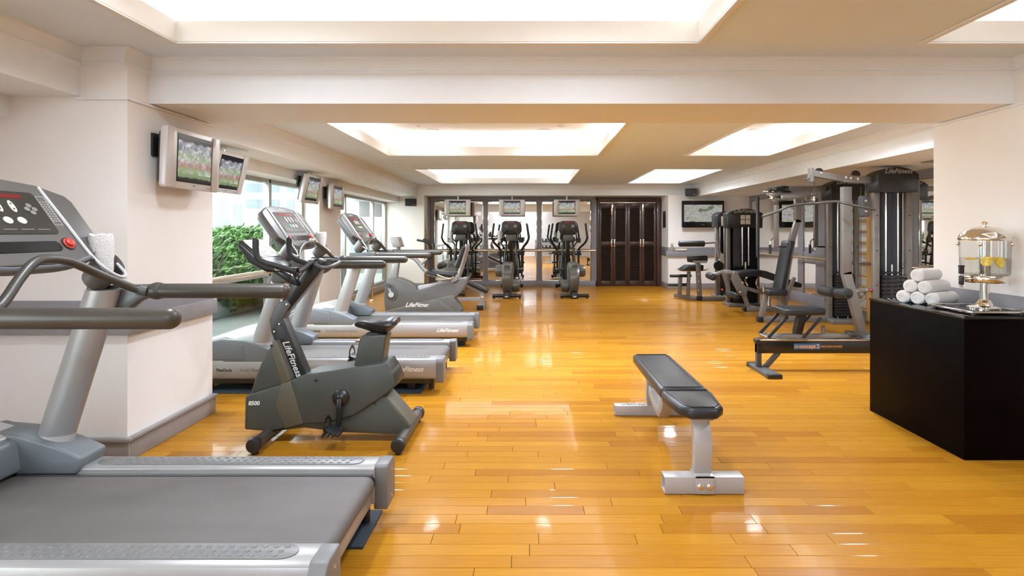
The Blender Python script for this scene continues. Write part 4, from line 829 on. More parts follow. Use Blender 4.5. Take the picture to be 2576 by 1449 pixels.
def place_tv(lab, loc, yaw, pitch=0, mount='wall', soffit=ZB):
    o = copy_tree(tv0) if tv_used[0] else tv0; tv_used[0] = True; o.location = loc; o.rotation_euler = Euler((pitch, 0, yaw), 'XYZ'); o['label'] = lab
    R = o.rotation_euler.to_matrix(); L = lambda *p: R.transposed()@(V(*p)-V(loc))
    if mount == 'ceiling':
        c = V(loc)+R@V(0, .06, .08); b = B(); b.cyl(L(c.x, c.y, c.z), L(c.x, c.y, soffit-.001), .022, n=14); b.build('drop_pole', 'chrome', o); B().cyl(L(c.x, c.y, soffit-.014), L(c.x, c.y, soffit-.001), .035, n=16).build('ceiling_flange', 'chrome', o)
    else:
        B().beam(R.transposed()@V(0, 0, 0)+V(0, .06, .06), L(*mount), .07, .05).build('wall_arm', 'black', o, bevel=.006); B().obox(L(*mount), (.09, .02, .14), (0, 0, 0)).build('wall_plate', 'black', o)
    return o
place_tv('silver television on a wall arm on the near pillar, largest in view', (-2.225, 3.785, 1.785), PI/2, math.radians(2), (-2.325, 3.58, 1.86))
place_tv('silver television hung from the soffit, just behind the near pillar television', (-2.80, 5.32, 1.862), PI/2, math.radians(13), 'ceiling')
place_tv('silver television hung from the soffit above the farthest treadmill', (-2.90, 7.62, 1.875), PI/2, math.radians(12), 'ceiling')
place_tv('silver television on the narrow white pillar between the windows', (-2.955, 8.77, 1.84), PI/2, math.radians(1), (-3.07, 8.6, 1.88))
for px, lab in ((1151, 'small silver television hung before the left far mirror'), (1288, 'small silver television hung before the middle far mirror'), (1426, 'small silver television hung before the far mirror beside the doors')):
    place_tv(lab, ((px-VX)*13.3/F, 13.3, 1.33+57.5*13.3/F), 0, 0, 'ceiling', 2.135)
ft = thing('flat_television', 'large black flat television on the white wall right of the doors', 'television', (3.88, 13.0, 1.70))
B().prism(rrect(.95, .605, .02), -.035, .03, 'y').build('bezel', 'blackgloss', ft, bevel=.01); B().box(-.3, .3, .03, .09, -.2, .2).build('wall_bracket', 'black', ft)
quad_screen('screen', 'scene', ft, .86, .385, (.0, -.0365, .018)); text('maker_lettering', 'PHILIPS', .018, 'silver_l', ft, (0, -.0362, -.245), (PI/2, 0, 0), align='CENTER')
# ---- loudspeakers
def speaker(lab, c, yaw):
    t = thing('loudspeaker', lab, 'loudspeaker', c, (0, 0, yaw), group='wall loudspeakers')
    B().prism([(-.13, -.06), (.13, -.06), (.10, .08), (-.10, .08)], -.085, .085, 'z').build('cabinet', 'black', t, bevel=.012); B().box(-.12, .12, -.065, -.058, -.075, .075).build('grille', 'foam', t, bevel=.003)
    B().box(.05, .095, -.0665, -.065, -.058, -.05).build('badge', 'silver_l', t); B().box(-.02, .02, .075, .16, -.03, .03).build('bracket', 'black', t, bevel=.004)
speaker('black loudspeaker high on the white wall left of the mirrors', (-2.71, 13.03, 1.33+71*13.03/F), math.radians(12)); speaker('black loudspeaker under the cornice above the flat television', (3.60, 12.93, 1.33+96*12.93/F), math.radians(-22))
# ---- small things on the ledge and in the corner
sb = thing('spray_bottle', 'small clear spray bottle with white trigger on the grey wall ledge', 'bottle', (3.21, 13.085, .86))
B().lathe([(.032, 0), (.035, .01), (.035, .09), (.028, .12), (.013, .15), (.012, .165)], n=18).build('bottle', 'spray', sb); B().box(-.035, .02, -.010, .010, .165, .195).box(-.032, -.024, -.006, .006, .125, .165).build('trigger_head', 'whitep', sb, bevel=.004)
rings = []
for q in range(7):
    x = -.13+.26*q/6; rings.append([V(x, .032*math.cos(2*PI*k/14), .03+.028*math.sin(2*PI*k/14)*(1+.15*math.sin(q*1.7+k))) for k in range(14)])
B().loft(rings).build('folded_cloth', 'cloth', None, label='crumpled beige cloth beside the spray bottle on the ledge', cat='cloth', loc=(3.41, 13.08, .862), bevel=.006)
tw = thing('branch_vase', 'slim vase of tall dried twigs in the corner beside the left mirror', 'vase', (-2.40, 13.32, 0))
B().lathe([(.05, 0), (.06, .1), (.045, .35), (.03, .5), (.036, .55)], n=18).build('vase', 'twig', tw)
for k in range(9): a = k*1.1; B().tube(cr_path([(0, 0, .5), (.03*math.cos(a), .03*math.sin(a), .8), (.05*math.cos(a)+.01, .05*math.sin(a), 1.1+.03*k), (.07*math.cos(a), .06*math.sin(a)-.01, 1.3+.035*k)], 3), [.004]*9+[.002], 5).build('twig', 'twig', tw)
# ================================================================== WEIGHT MACHINES (right side)
def Lp(t, px, py, Y):                                   # picture point at depth Y in a thing's local frame (no rotation)
    return W(px, py, Y)-t.location
def bar(t, name, a, c, w, h, m='steel', bevel=.004, up=(0, 1, 0), par=None): return B().beam(a, c, w, h, up).build(name, m, par or t, bevel=bevel)
def bolts(t, pts, axis=(0, -1, 0), r=.013, m='chrome', par=None):
    for p in pts: B().lathe([(r, 0), (r, .003), (r*.6, .008), (.001, .009)], p, axis, n=12).build('bolt', m, par or t)
def roller(t, name, a, c, r, par=None, m='foam'):
    a, c = V(a), V(c); o = B().capsule(a, c, r, 18, 3, (0, 0)).build(name, m, par or t, bevel=.012)
    d = (c-a).normalized()
    for p, s in ((a, -1), (c, 1)): B().lathe([(r*.55, 0), (r*.5, .008), (r*.3, .012), (.001, .012)], p, d*s, 14).build('roller_cap', 'black', o)
    return o
def weight_tower(t, x0, x1, y0, y1, z1, hood_h=.30, rods=True, nplates=15, plate_top=.75, shroud='blackm', logo=True, sign=False, pw=.065):
    pc, pdp = (y0+y1)/2, .035
    for x, nm in ((x0, 0), (x1-pw, 1)):
        o = B().box(x, x+pw, pc-pdp, pc+pdp, .0, z1-.10).build('tower_post', 'steel', t, bevel=.006)
        for z in [.25+.42*k for k in range(int((z1-.4)/.42))]: B().lathe([(.009, 0), (.009, .003), (.001, .003)], (x+pw/2, pc-pdp, z), (0, -1, 0), n=8).build('hole_plug', 'black', o)
    B().box(x0-.01, x1+.01, y0-.02, y1+.02, 0, .06).build('tower_base', 'steel', t, bevel=.006)
    # arched hood
    n = 12; o = [(x0-.012, z1-hood_h), (x1+.012, z1-hood_h)]+[(x1+.02-(x1-x0+.04)*k/n, z1-.085+.085*math.sin(PI*k/n)**.8) for k in range(n+1)]
    hd = B().prism(o, y0+.03, y1-.03, 'y').build('hood', 'black', t, bevel=.008)
    if logo: text('logo', 'LifeFitness', (x1-x0)*.17, 'silver_l', hd, ((x0+x1)/2, y0+.0285, z1-.075), (PI/2, 0, 0), .35, align='CENTER')
    if sign:
        sg = B().box((x0+x1)/2-.10, (x0+x1)/2+.10, y0+.024, y0+.03, z1-.29, z1-.10).build('instruction_plate', 'panel', hd)
        for i in range(2):
            for k in range(2): B().box((x0+x1)/2-.085+.09*i, (x0+x1)/2-.005+.09*i, y0+.022, y0+.024, z1-.275+.085*k, z1-.2+.085*k).build('pictogram', 'btn', sg, bevel=.002)
    B().box(x0+pw, x1-pw, pc+.05, pc+.06, .05, z1-hood_h+.02).build('rear_shroud', shroud, t)
    cx = (x0+x1)/2; gw = min(.075, (x1-x0)*.16)
    for s in (-1, 1): B().cyl((cx+s*gw, pc-.005, .06), (cx+s*gw, pc-.005, z1-hood_h+.02), .011, n=10).build('guide_rod', 'chrome', t)
    ph = (plate_top-.09)/nplates; me = B().box(-(x1-x0)/2+pw+.02, (x1-x0)/2-pw-.02, -.05, .05, 0, ph*.86).mesh('weight_plate', .002); me.materials.append(M['blackm'])
    for k in range(nplates): link('weight_plate', me, t, (cx, pc-.005, .09+k*ph))
    B().box(cx-.09, cx+.09, pc-.06, pc-.01, plate_top+.01, plate_top+.035).build('top_plate', 'black', t, bevel=.004)
    B().cyl((cx, pc-.005, plate_top-.25), (cx, pc-.005, plate_top+.12), .012, n=10).build('selector_rod', 'chrome', t)
    return hd
# ---------------- lat pulldown (nearest)
lt = thing('lat_pulldown_machine', 'tall grey lat pulldown machine with long wide bar, nearest the counter', 'weight machine', (4.0, 7.0, 0))
weight_tower(lt, .13, .585, -.20, .12, 2.085, .30, plate_top=.80, shroud='shroud')
yy = 7.0; P = lambda px, py, Y=yy: Lp(lt, px, py, Y)
def flat(p, y=0.): return V(p.x, y, p.z)
bar(lt, 'upright', flat(P(2128, 470)), flat(P(2128, 690)), .08, .105); bar(lt, 'upright', flat(P(2127, 684)), flat(P(2172, 852)), .08, .10)
ar = bar(lt, 'top_arm', flat(P(2042, 436)), flat(P(2132, 452)), .075, .075); bar(lt, 'top_arm', flat(P(2120, 450)), flat(P(2225, 455)), .078, .085)
bolts(lt, [flat(P(q, w), -.04) for q, w in ((2064, 436), (2125, 446), (2137, 448), (2155, 450), (2196, 455))], r=.019)
B().lathe([(.05, -.015), (.055, -.01), (.045, 0), (.055, .01), (.05, .015)], flat(P(2060, 434)), (0, 1, 0), n=20).build('pulley', 'black', lt); B().lathe([(.05, -.015), (.055, -.01), (.045, 0), (.055, .01), (.05, .015)], flat(P(2152, 440)), (0, 1, 0), n=20).build('pulley', 'black', lt)
B().box(P(2036, 0).x, P(2044, 0).x, -.045, .045, P(0, 458).z, P(0, 423).z).build('arm_end_plate', 'steel', lt, bevel=.004)
hk = [flat(P(2034, 440), -.03), flat(P(2032, 447), -.04), flat(P(2027, 452), -.045), flat(P(2020, 450), -.045)]
B().tube(cr_path(hk, 4), .008, 8).build('bar_hook', 'gun', lt); B().tube(cr_path([V(p.x+.02, p.y+.08, p.z) for p in hk], 4), .008, 8).build('bar_hook', 'gun', lt)
B().cyl(flat(P(2048, 440), .0), flat(P(2048, 508), .0), .005, n=6).build('cable', 'black', lt)
B().lathe([(.010, 0), (.014, .02), (.014, .05), (.008, .07)], flat(P(2048, 508)), n=10).build('snap_hook', 'chrome', lt)
lb = [P(1917, 545, 6.75), P(1960, 530, 6.85), P(1992, 517, 6.9), P(2048, 512, 7.0), P(2100, 507, 6.85), P(2120, 510, 6.78), P(2160, 519, 6.7), P(2204, 527, 6.62)]
B().tube(cr_path(lb, 4), .0155, 10).build('lat_bar', 'rail', lt)
B().box(P(2158, 0).x, P(2185, 0).x, -.06, .02, P(0, 546).z, P(0, 492).z).build('pulley_cover', 'gun', lt, bevel=.03); bolts(lt, [flat(P(q, w), -.062) for q, w in ((2171, 506), (2171, 532))], r=.017)
B().cyl(flat(P(2163, 470), -.02), flat(P(2163, 720), -.02), .004, n=6).build('cable', 'black', lt); B().cyl(flat(P(2180, 470), -.02), flat(P(2180, 492), -.02), .004, n=6).build('cable', 'black', lt)
th = bar(lt, 'thigh_arm', flat(P(2118, 738)), flat(P(2190, 727)), .05, .05); bolts(lt, [flat(P(q, w), -.027) for q, w in ((2153, 732), (2178, 729))], r=.013)
roller(lt, 'thigh_roller', flat(P(2095, 731), -.34), flat(P(2102, 737), -.05), .062); roller(lt, 'thigh_roller', flat(P(2102, 737), .05), flat(P(2102, 737), .34), .062)
B().ball(flat(P(2188, 729), -.03), .016).build('pull_pin', 'red', lt); B().tube(cr_path([flat(P(2176, 733)), flat(P(2174, 750)), flat(P(2160, 758)), flat(P(2150, 756))], 4), .014, 8).build('adjuster_arc', 'steel', lt)
seat = pad('seat', [(P(1956, 0).x, -.17), (P(1966, 0).x, -.19), (P(2058, 0).x, -.13), (P(2068, 0).x, -.10), (P(2068, 0).x, .14), (P(2055, 0).x, .18), (P(1966, 0).x, .19), (P(1956, 0).x, .16)], P(0, 789).z, P(0, 773).z, lt, bev=.02)
bar(lt, 'seat_post', flat(P(2017, 789)), flat(P(2005, 838)), .10, .085, 'black')
for s in (-.13, .13):
    for a, c in (((1970, 792), (1921, 845)), ((2052, 795), (2005, 848))): bar(lt, 'seat_link', flat(P(*a), s), flat(P(*c), s), .022, .035, 'black')
B().cyl(flat(P(1921, 845), -.14), flat(P(1921, 845), .14), .014).build('link_axle', 'chrome', lt); B().cyl(flat(P(2005, 848), -.14), flat(P(2005, 848), .14), .014).build('link_axle', 'chrome', lt)
B().box(P(1935, 0).x, .2, -.05, .05, 0, .075).build('base_rail', 'steel', lt, bevel=.006); B().box(P(1935, 0).x-.02, P(1935, 0).x+.07, -.25, .25, 0, .05).build('cross_foot', 'steel', lt, bevel=.006)
B().cyl(flat(P(2070, 845)), flat(P(2070, 820)), .022).build('stub_post', 'steel', lt); B().obox(flat(P(2165, 842)), (.32, .16, .06), (0, .1, 0)).build('foot_plate', 'gun', lt, bevel=.02)
# ---------------- pectoral fly machine
pf = thing('pec_fly_machine', 'grey chest fly machine with tilted black backrest and two hanging arms', 'weight machine', (4.3, 8.4, 0))
weight_tower(pf, .0, .46, -.20, .14, 2.07, .30, plate_top=.70, shroud='shroud')
yy2 = 8.35; P = lambda px, py, Y=yy2: Lp(pf, px, py, Y)
bar(pf, 'top_beam', flat(P(1985, 474)), flat(P(2090, 474)), .08, .07); bar(pf, 'upright', flat(P(2010, 500)), flat(P(2010, 560)), .07, .085); bar(pf, 'upright', flat(P(2011, 552)), flat(P(1992, 615)), .07, .08)
bar(pf, 'back_upright', flat(P(1996, 606)), flat(P(1962, 806)), .07, .08)
bk_ = B().beam(flat(P(1986, 606), 0), flat(P(1960, 742), 0), .28, .085).build('backrest', 'vinyl', pf, bevel=.03, seg=3)
st = pad('seat', [(P(1925, 0).x, -.17), (P(1972, 0).x, -.19), (P(1972, 0).x, .19), (P(1925, 0).x, .17)], P(0, 742).z, P(0, 727).z, pf, bev=.02)
bar(pf, 'seat_leg', flat(P(1930, 742)), flat(P(1917, 806)), .07, .07); B().box(P(1913, 0).x, .1, -.045, .045, 0, .075).build('base_rail', 'steel', pf, bevel=.006); B().box(P(1908, 0).x, P(1918, 0).x+.02, -.05, .05, 0, .08).build('rail_cap', 'black', pf, bevel=.008)
B().cyl(flat(P(1925, 720)), flat(P(1925, 735)), .02).build('seat_bolt', 'chrome', pf)
# cam head
ch = link('cam_head', None, pf, flat(P(1962, 488)))
for (x, y, z, sx, sy, sz, mm) in ((-.07, -.12, .07, .09, .10, .05, 'black'), (.02, -.10, .075, .10, .14, .07, 'blackm'), (-.10, .05, .04, .16, .12, .03, 'chrome'), (.0, 0, .0, .30, .16, .035, 'silver'), (.05, -.06, -.04, .12, .08, .05, 'black'), (-.09, -.06, -.05, .10, .08, .07, 'chrome'), (-.05, .1, .09, .2, .06, .03, 'steel'), (.12, .02, .03, .1, .1, .06, 'black')):
    B().obox((x, y, z), (sx, sy, sz), (0, 0, .2)).build('cam_block', mm, ch, bevel=.008)
for (x, y) in ((-.08, -.05), (.06, .05)): B().lathe([(.07, -.012), (.075, 0), (.07, .012)], (x, y, .055), n=20).build('cam_pulley', 'black', ch); B().lathe([(.02, 0), (.02, .02), (.001, .024)], (x, y, .067), n=12).build('bolt', 'chrome', ch)
B().ball((.17, -.07, -.03), .015).build('pull_pin', 'red', ch); B().box(-.15, .05, -.13, -.12, -.11, -.095).build('lever_plate', 'chrome', ch)
for (a, c, y) in ((1953, 516, -.28), (2052, 500, .30)):
    Y = 8.35+y; p0 = Lp(pf, a, c, Y); p1 = Lp(pf, a, 622, Y); ha = bar(pf, 'hanging_arm', p0, p1, .05, .055)
    B().tube(cr_path([p1+V(.01, 0, .12), p1+V(-.05, -.02, .12), p1+V(-.09, -.03, .09), p1+V(-.10, -.03, .03)], 4), .013, 8).build('handle_bar', 'chrome', ha); B().cyl(p1+V(-.10, -.03, .04), p1+V(-.10, -.03, -.09), .019).build('hand_grip', 'foam', ha)
    B().cyl(p1+V(0, 0, .01), p1+V(.14, 0, .005), .012).build('arm_stop', 'black', ha)
bar(pf, 'swing_arm', flat(P(1955, 497), -.2), flat(P(2030, 490), -.1), .05, .055, 'silver'); bar(pf, 'swing_arm', flat(P(2030, 490), -.1), flat(P(2056, 502), .22), .05, .055, 'silver')
bar(pf, 'foot_brace', flat(P(2010, 700), .1), flat(P(1985, 760), .1), .04, .05); B().cyl(flat(P(1930, 492), 0.3), flat(P(1930, 650), .3), .025).build('rear_column', 'blackm', pf)
# ---------------- prone leg curl
lc = thing('leg_curl_machine', 'leg curl machine with black angled bench and broad black weight tower', 'weight machine', (3.75, 10.2, 0))
weight_tower(lc, -.29, .29, -.16, .16, 1.715, .34, plate_top=.42, nplates=8, sign=True)
P = lambda px, py, Y=9.6: Lp(lc, px, py, Y)
B().box(-.21, .21, -.125, -.11, .07, 1.4).build('front_shroud', 'blackgloss', lc)
for s in (-1, 1): B().cyl((s*.055, -.135, .72), (s*.055, -.135, 1.39), .012, n=10).build('guide_rod', 'chrome', lc)
B().cyl((.0, -.14, .66), (.0, -.14, .78), .016).build('selector_pin', 'brass', lc)
yl = P(0, 0).y
def prl(name, pts, y0, y1, m, bev=.02): return B().prism([(P(a, c).x, P(a, c).z) for a, c in pts], yl+y0, yl+y1, 'y').build(name, m, lc, bevel=bev)
prl('bench_pad', [(1838, 690), (1850, 682), (1905, 678), (1912, 684), (1908, 692), (1845, 698)], -.16, .16, 'vinyl'); prl('bench_pad', [(1905, 679), (1918, 680), (2008, 712), (2006, 722), (1990, 720), (1908, 694)], -.16, .16, 'vinyl')
lv = prl('lever_plate', [(1834, 679), (1842, 680), (1868, 725), (1868, 738), (1858, 742), (1847, 736), (1828, 700)], -.20, -.175, 'steel', .004)
bolts(lc, [(P(q, w).x, yl-.2, P(q, w).z) for q, w in ((1837, 683), (1852, 732), (1858, 709))], r=.018, par=lv)
bar(lc, 'lever_arm', V(P(1813, 682).x, yl-.1, P(0, 682).z), V(P(1828, 728).x, yl-.1, P(0, 728).z), .05, .055); bar(lc, 'lever_arm', V(P(1790, 690).x, yl-.1, P(0, 690).z), V(P(1818, 680).x, yl-.1, P(0, 680).z), .04, .045, 'silver'); bar(lc, 'lever_arm', V(P(1815, 680).x, yl-.1, P(0, 681).z), V(P(1838, 682).x, yl-.12, P(0, 684).z), .05, .06, 'silver')
roller(lc, 'ankle_roller', V(P(1780, 692).x, yl-.30, P(0, 694).z), V(P(1788, 695).x, yl+.12, P(0, 694).z), .055); roller(lc, 'ankle_roller', V(P(1838, 736).x, yl-.32, P(0, 740).z), V(P(1838, 736).x, yl+.1, P(0, 740).z), .05)
B().ball((P(1811, 726).x, yl-.12, P(0, 727).z), .018).build('pull_pin', 'red', lc)
bar(lc, 'front_leg', V(P(1864, 735).x, yl-.1, P(0, 735).z), V(P(1878, 774).x, yl-.1, .04), .06, .06); bar(lc, 'main_frame', V(P(1866, 722).x, yl-.1, P(0, 722).z), V(P(1930, 737).x, yl-.05, P(0, 740).z), .06, .06)
bar(lc, 'rear_leg', V(P(1985, 722).x, yl, P(0, 722).z), V(P(1972, 772).x, yl, .04), .06, .06, 'silver'); B().box(P(1868, 0).x, P(2010, 0).x, yl-.14, yl-.06, 0, .07).build('base_rail', 'steel', lc, bevel=.006)
B().box(-.05, .05, yl-.1, -.1, 0, .06).build('base_rail', 'steel', lc, bevel=.006); B().box(P(1866, 0).x-.02, P(1866, 0).x+.03, yl-.145, yl-.055, 0, .075).build('rail_cap', 'black', lc, bevel=.006)
for s in (-1, 1): B().tube(cr_path([V(P(1892, 700).x, yl+s*.2, P(0, 700).z), V(P(1888, 706).x, yl+s*.24, P(0, 708).z), V(P(1894, 720).x, yl+s*.24, P(0, 722).z)], 4), .014, 8).build('hand_bar', 'chrome', lc)
B().cyl(V(P(1935, 735).x, yl, P(0, 735).z), V(P(1935, 760).x, yl, .05), .03).build('damper', 'chrome', lc)
# ---------------- back extension (farthest)
be = thing('back_extension_machine', 'back extension machine with long black roller, farthest along the right', 'weight machine', (3.6, 11.2, 0))
P = lambda px, py, Y=11.0: Lp(be, px, py, Y); yl3 = -.2
weight_tower(be, .02, .28, -.10, .32, 1.70, .30, plate_top=.5, nplates=8, logo=False)
B().box(.06, .16, -.14, -.132, 1.42, 1.60).build('instruction_plate', 'btn', be, bevel=.004)
f3 = lambda px, py, y=0.: V(P(px, py).x, yl3+y, P(px, py).z)
roller(be, 'chest_roller', f3(1708, 613), f3(1772, 613), .058); B().cyl(f3(1772, 612), f3(1802, 610), .016).build('roller_shaft', 'chrome', be)
bar(be, 'swing_arm', f3(1802, 606), f3(1812, 650), .05, .06, 'silver'); B().prism([(f3(1812, 635).x, f3(0, 635).z), (f3(1820, 640).x, f3(0, 640).z), (f3(1822, 665).x, f3(0, 665).z), (f3(1808, 655).x, f3(0, 655).z)], yl3-.03, yl3+.03, 'y').build('cam_plate', 'silver_l', be, bevel=.01)
B().beam(f3(1730, 652), f3(1778, 650), .16, .12).build('hip_pad', 'vinyl', be, bevel=.025); B().box(f3(1740, 0).x, f3(1775, 0).x, yl3-.09, yl3-.07, f3(0, 661).z, f3(0, 655).z).build('pad_plate', 'silver', be)
B().prism([(f3(1713, 0).x, f3(0, 682).z), (f3(1733, 0).x, f3(0, 668).z), (f3(1772, 0).x, f3(0, 667).z), (f3(1771, 0).x, f3(0, 682).z)], yl3+.02, yl3+.36, 'y').build('seat', 'vinyl', be, bevel=.02)
B().tube(cr_path([f3(1709, 676, .1), f3(1715, 681, .1), f3(1750, 682, .1), f3(1780, 680, .1), f3(1786, 676, .1)], 4), .014, 8).build('hand_rail', 'chrome', be)
bar(be, 'front_post', f3(1755, 657), f3(1760, 752), .06, .085); bolts(be, [f3(1757, q, -.032) for q in (690, 708, 730)], r=.014)
bar(be, 'rear_post', f3(1720, 698, .25), f3(1718, 744, .25), .06, .07); bar(be, 'middle_post', f3(1740, 684, .2), f3(1738, 748, .2), .06, .06)
roller(be, 'foot_roller', f3(1692, 696, .2), f3(1746, 696, .2), .03); roller(be, 'foot_roller', f3(1690, 720, .3), f3(1744, 720, .3), .03)
bar(be, 'base_rail', f3(1762, 0, 0)*V(1, 1, 0).length if False else V(f3(1762, 0).x, yl3, .035), V(f3(1716, 0).x, yl3+.55, .035), .07, .07, up=(0, 0, 1)); B().box(f3(1752, 0).x, .2, yl3-.03, yl3+.05, 0, .07).build('base_rail', 'steel', be, bevel=.006); B().box(f3(1752, 0).x-.01, f3(1764, 0).x+.01, yl3-.045, yl3-.02, 0, .08).build('rail_cap', 'black', be, bevel=.006)
B().lathe([(.09, -.02), (.1, 0), (.09, .02)], f3(1808, 668), (0, 1, 0), n=20).build('cam_pulley', 'black', be)
# ---------------- wall bars
wb = thing('wall_bars', 'yellow wooden wall bars ladder on the right wall behind the machines', 'wall bars', (XWR-.11, 8.75, 0))
for y in (-.42, .42): B().box(-.02, .109, y-.03, y+.03, .02, 2.05).build('upright', 'wood', wb, bevel=.006)
for k in range(12): B().cyl((.02, -.40, .18+.162*k), (.02, .40, .18+.162*k), .022, n=12).build('rung', 'wood', wb)
# ================================================================== RECUMBENT BIKE
Yr = 8.6
rc = thing('recumbent_bike', 'grey recumbent exercise bike with reclined black backrest, beyond the farthest treadmill', 'exercise bike', (0, Yr, 0))
def rp(name, pts, hw, m, bev=.012, par=None): return B().prism(XZ(pts, Yr-hw), -hw, hw, 'y').build(name, m, par or rc, bevel=bev, seg=3)
fr_ = [(972, 702), (966, 725), (966, 760), (971, 800), (1060, 802), (1150, 802), (1163, 790), (1160, 775), (1142, 753), (1165, 730), (1176, 711), (1174, 700), (1100, 716), (1050, 731), (1043, 720), (1030, 712), (1017, 706), (1002, 700), (991, 699)]
rp('body_shroud', fr_, .12, 'recum', .014)
rp('lower_side_panel', [(971, 782), (1060, 760), (1140, 742), (1144, 753), (1162, 778), (1150, 802), (971, 801)], .128, 'recum', .01)
hb = rp('wheel_bulge', [(1075, 800), (1073, 775), (1082, 758), (1095, 753), (1108, 757), (1146, 785), (1146, 800)], .136, 'recum', .012)
p = W(1019, 772, Yr-.13); text('logo', 'LifeFitness', .09, 'white', rc, (p.x, -.1295, p.z), (PI/2, 0, 0), .45, off=.0015)
rp('seat_track', [(1050, 720), (1099, 711), (1172, 697), (1174, 703), (1100, 719), (1052, 731)], .06, 'silver_l', .006)
rp('seat_carriage', [(1099, 708), (1152, 700), (1154, 712), (1100, 722)], .10, 'silver', .008)
B().beam(V(*[W(1086, 685, Yr)[i]-(Yr if i == 1 else 0) for i in range(3)]), V(*[W(1150, 690, Yr)[i]-(Yr if i == 1 else 0) for i in range(3)]), .42, .07).build('seat', 'vinyl', rc, bevel=.028, seg=3)
rp('seat_pan', [(1098, 695), (1150, 692), (1152, 703), (1104, 706)], .16, 'silver_l', .01)
B().beam(V(*[W(1151, 672, Yr)[i]-(Yr if i == 1 else 0) for i in range(3)]), V(*[W(1171, 618, Yr)[i]-(Yr if i == 1 else 0) for i in range(3)]), .40, .06).build('backrest', 'vinyl', rc, bevel=.025, seg=3)
for s in (-1, 1):
    q = lambda a, c: V(W(a, c, Yr).x, s*.15, W(a, c, Yr).z)
    B().tube(cr_path([q(1140, 706), q(1152, 700), q(1160, 678), q(1168, 650), q(1177, 614)], 5), .022, 10).build('back_frame', 'silver', rc)
    g = lambda a, c: V(W(a, c, Yr).x, s*.27, W(a, c, Yr).z)
    B().tube(cr_path([q(1148, 690), g(1140, 697), g(1128, 696), g(1105, 687)], 5), .014, 10).build('side_handle', 'brass', rc); B().capsule(g(1083, 682), g(1104, 688), .022).build('hand_grip', 'foam', rc)
rp('console_post', [(980, 702), (986, 663), (1003, 660), (998, 700)], .05, 'silver', .01); rp('console_post', [(988, 668), (1000, 600), (1005, 600), (1004, 662)], .045, 'silver', .008)
cs = rp('console', [(980, 601), (984, 597), (998, 596), (1007, 622), (988, 622)], .15, 'silver', .012)
B().obox((W(1001, 609, Yr).x+.012, 0, W(1001, 609, Yr).z), (.006, .2, .12), (0, math.radians(-20), 0)).build('display', 'panel', cs)
t_ = lambda a, c, y=0.: V(W(a, c, Yr).x, y, W(a, c, Yr).z)
B().tube(cr_path([t_(1010, 640), t_(1042, 650), t_(1065, 676), t_(1080, 688), t_(1100, 694)], 5), .03, 10).build('frame_tube', 'silver', rc); B().tube([t_(1060, 664), t_(1080, 646)], .02, 10).build('frame_tube', 'silver', rc)
for s in (-1, 1): B().tube(cr_path([t_(1080, 646, s*.02), t_(1087, 626, s*.12), t_(1082, 610, s*.22), t_(1057, 603, s*.24)], 5), .016, 10).build('front_handle', 'foam', rc)
B().ball(t_(1080, 645), .05).build('handle_clamp', 'black', rc)
hb2 = t_(990, 739, -.125); ck = B().lathe([(.085, 0), (.085, .008), (.04, .014), (.001, .014)], (hb2.x, -.12, hb2.z), (0, -1, 0)).build('crank_disc', 'gun', rc)
for s, (a, c) in ((-1, (983, 714)), (1, (998, 765))): B().tube(cr_path([V(hb2.x, s*.14, hb2.z), V(t_(a, c).x, s*.16, t_(a, c).z)], 2), .018, 10).build('crank_arm', 'silver_l', rc); B().obox((t_(a, c).x, s*.21, t_(a, c).z), (.10, .09, .03), (0, .5, 0)).build('pedal', 'gun', rc, bevel=.006)
B().lathe([(.04, 0), (.04, .02), (.001, .024)], (hb2.x, -.134, hb2.z), (0, -1, 0)).build('crank_cap', 'silver_l', rc)
B().box(t_(975, 0).x, t_(990, 0).x, -.28, .28, 0, .035).build('front_foot', 'black', rc, bevel=.01); B().box(t_(1150, 0).x, t_(1165, 0).x, -.28, .28, 0, .035).build('rear_foot', 'black', rc, bevel=.01)
# ================================================================== DECLINE BENCH behind it
Yd = 9.9; dbn = thing('decline_bench', 'low decline sit-up bench with black pad behind the recumbent bike', 'bench', (0, Yd, 0)); t_ = lambda a, c, y=0.: V(W(a, c, Yd).x, y, W(a, c, Yd).z)
B().beam(t_(1120, 684), t_(1228, 733), .27, .06).build('pad', 'vinyl', dbn, bevel=.022, seg=3); bar(dbn, 'pad_rail', t_(1120, 692), t_(1215, 737), .05, .05, 'bench'); bar(dbn, 'front_leg', t_(1215, 735), V(t_(1212, 0).x, 0, .06), .07, .07, 'bench')
B().box(t_(1204, 0).x, t_(1218, 0).x, -.27, .27, 0, .07).build('front_foot', 'bench', dbn, bevel=.006); bar(dbn, 'base_rail', t_(1120, 754), t_(1214, 752), .06, .06, 'bench')
for s in (-1, 1): B().box(t_(1203, 0).x, t_(1219, 0).x, s*.27-.02, s*.27+.02, 0, .08).build('foot_cap', 'black', dbn, bevel=.006)
bar(dbn, 'rear_leg', t_(1130, 690), V(t_(1125, 0).x, 0, .05), .07, .07, 'bench'); B().box(t_(1118, 0).x, t_(1132, 0).x, -.25, .25, 0, .06).build('rear_foot', 'bench', dbn, bevel=.006); bolts(dbn, [V(t_(1214, 0).x, -.037, t_(0, 748).z)], r=.02)
roller(dbn, 'ankle_roller', t_(1112, 668, -.25), t_(1112, 668, .25), .05); bar(dbn, 'roller_post', t_(1118, 690), t_(1112, 668), .05, .05, 'bench')
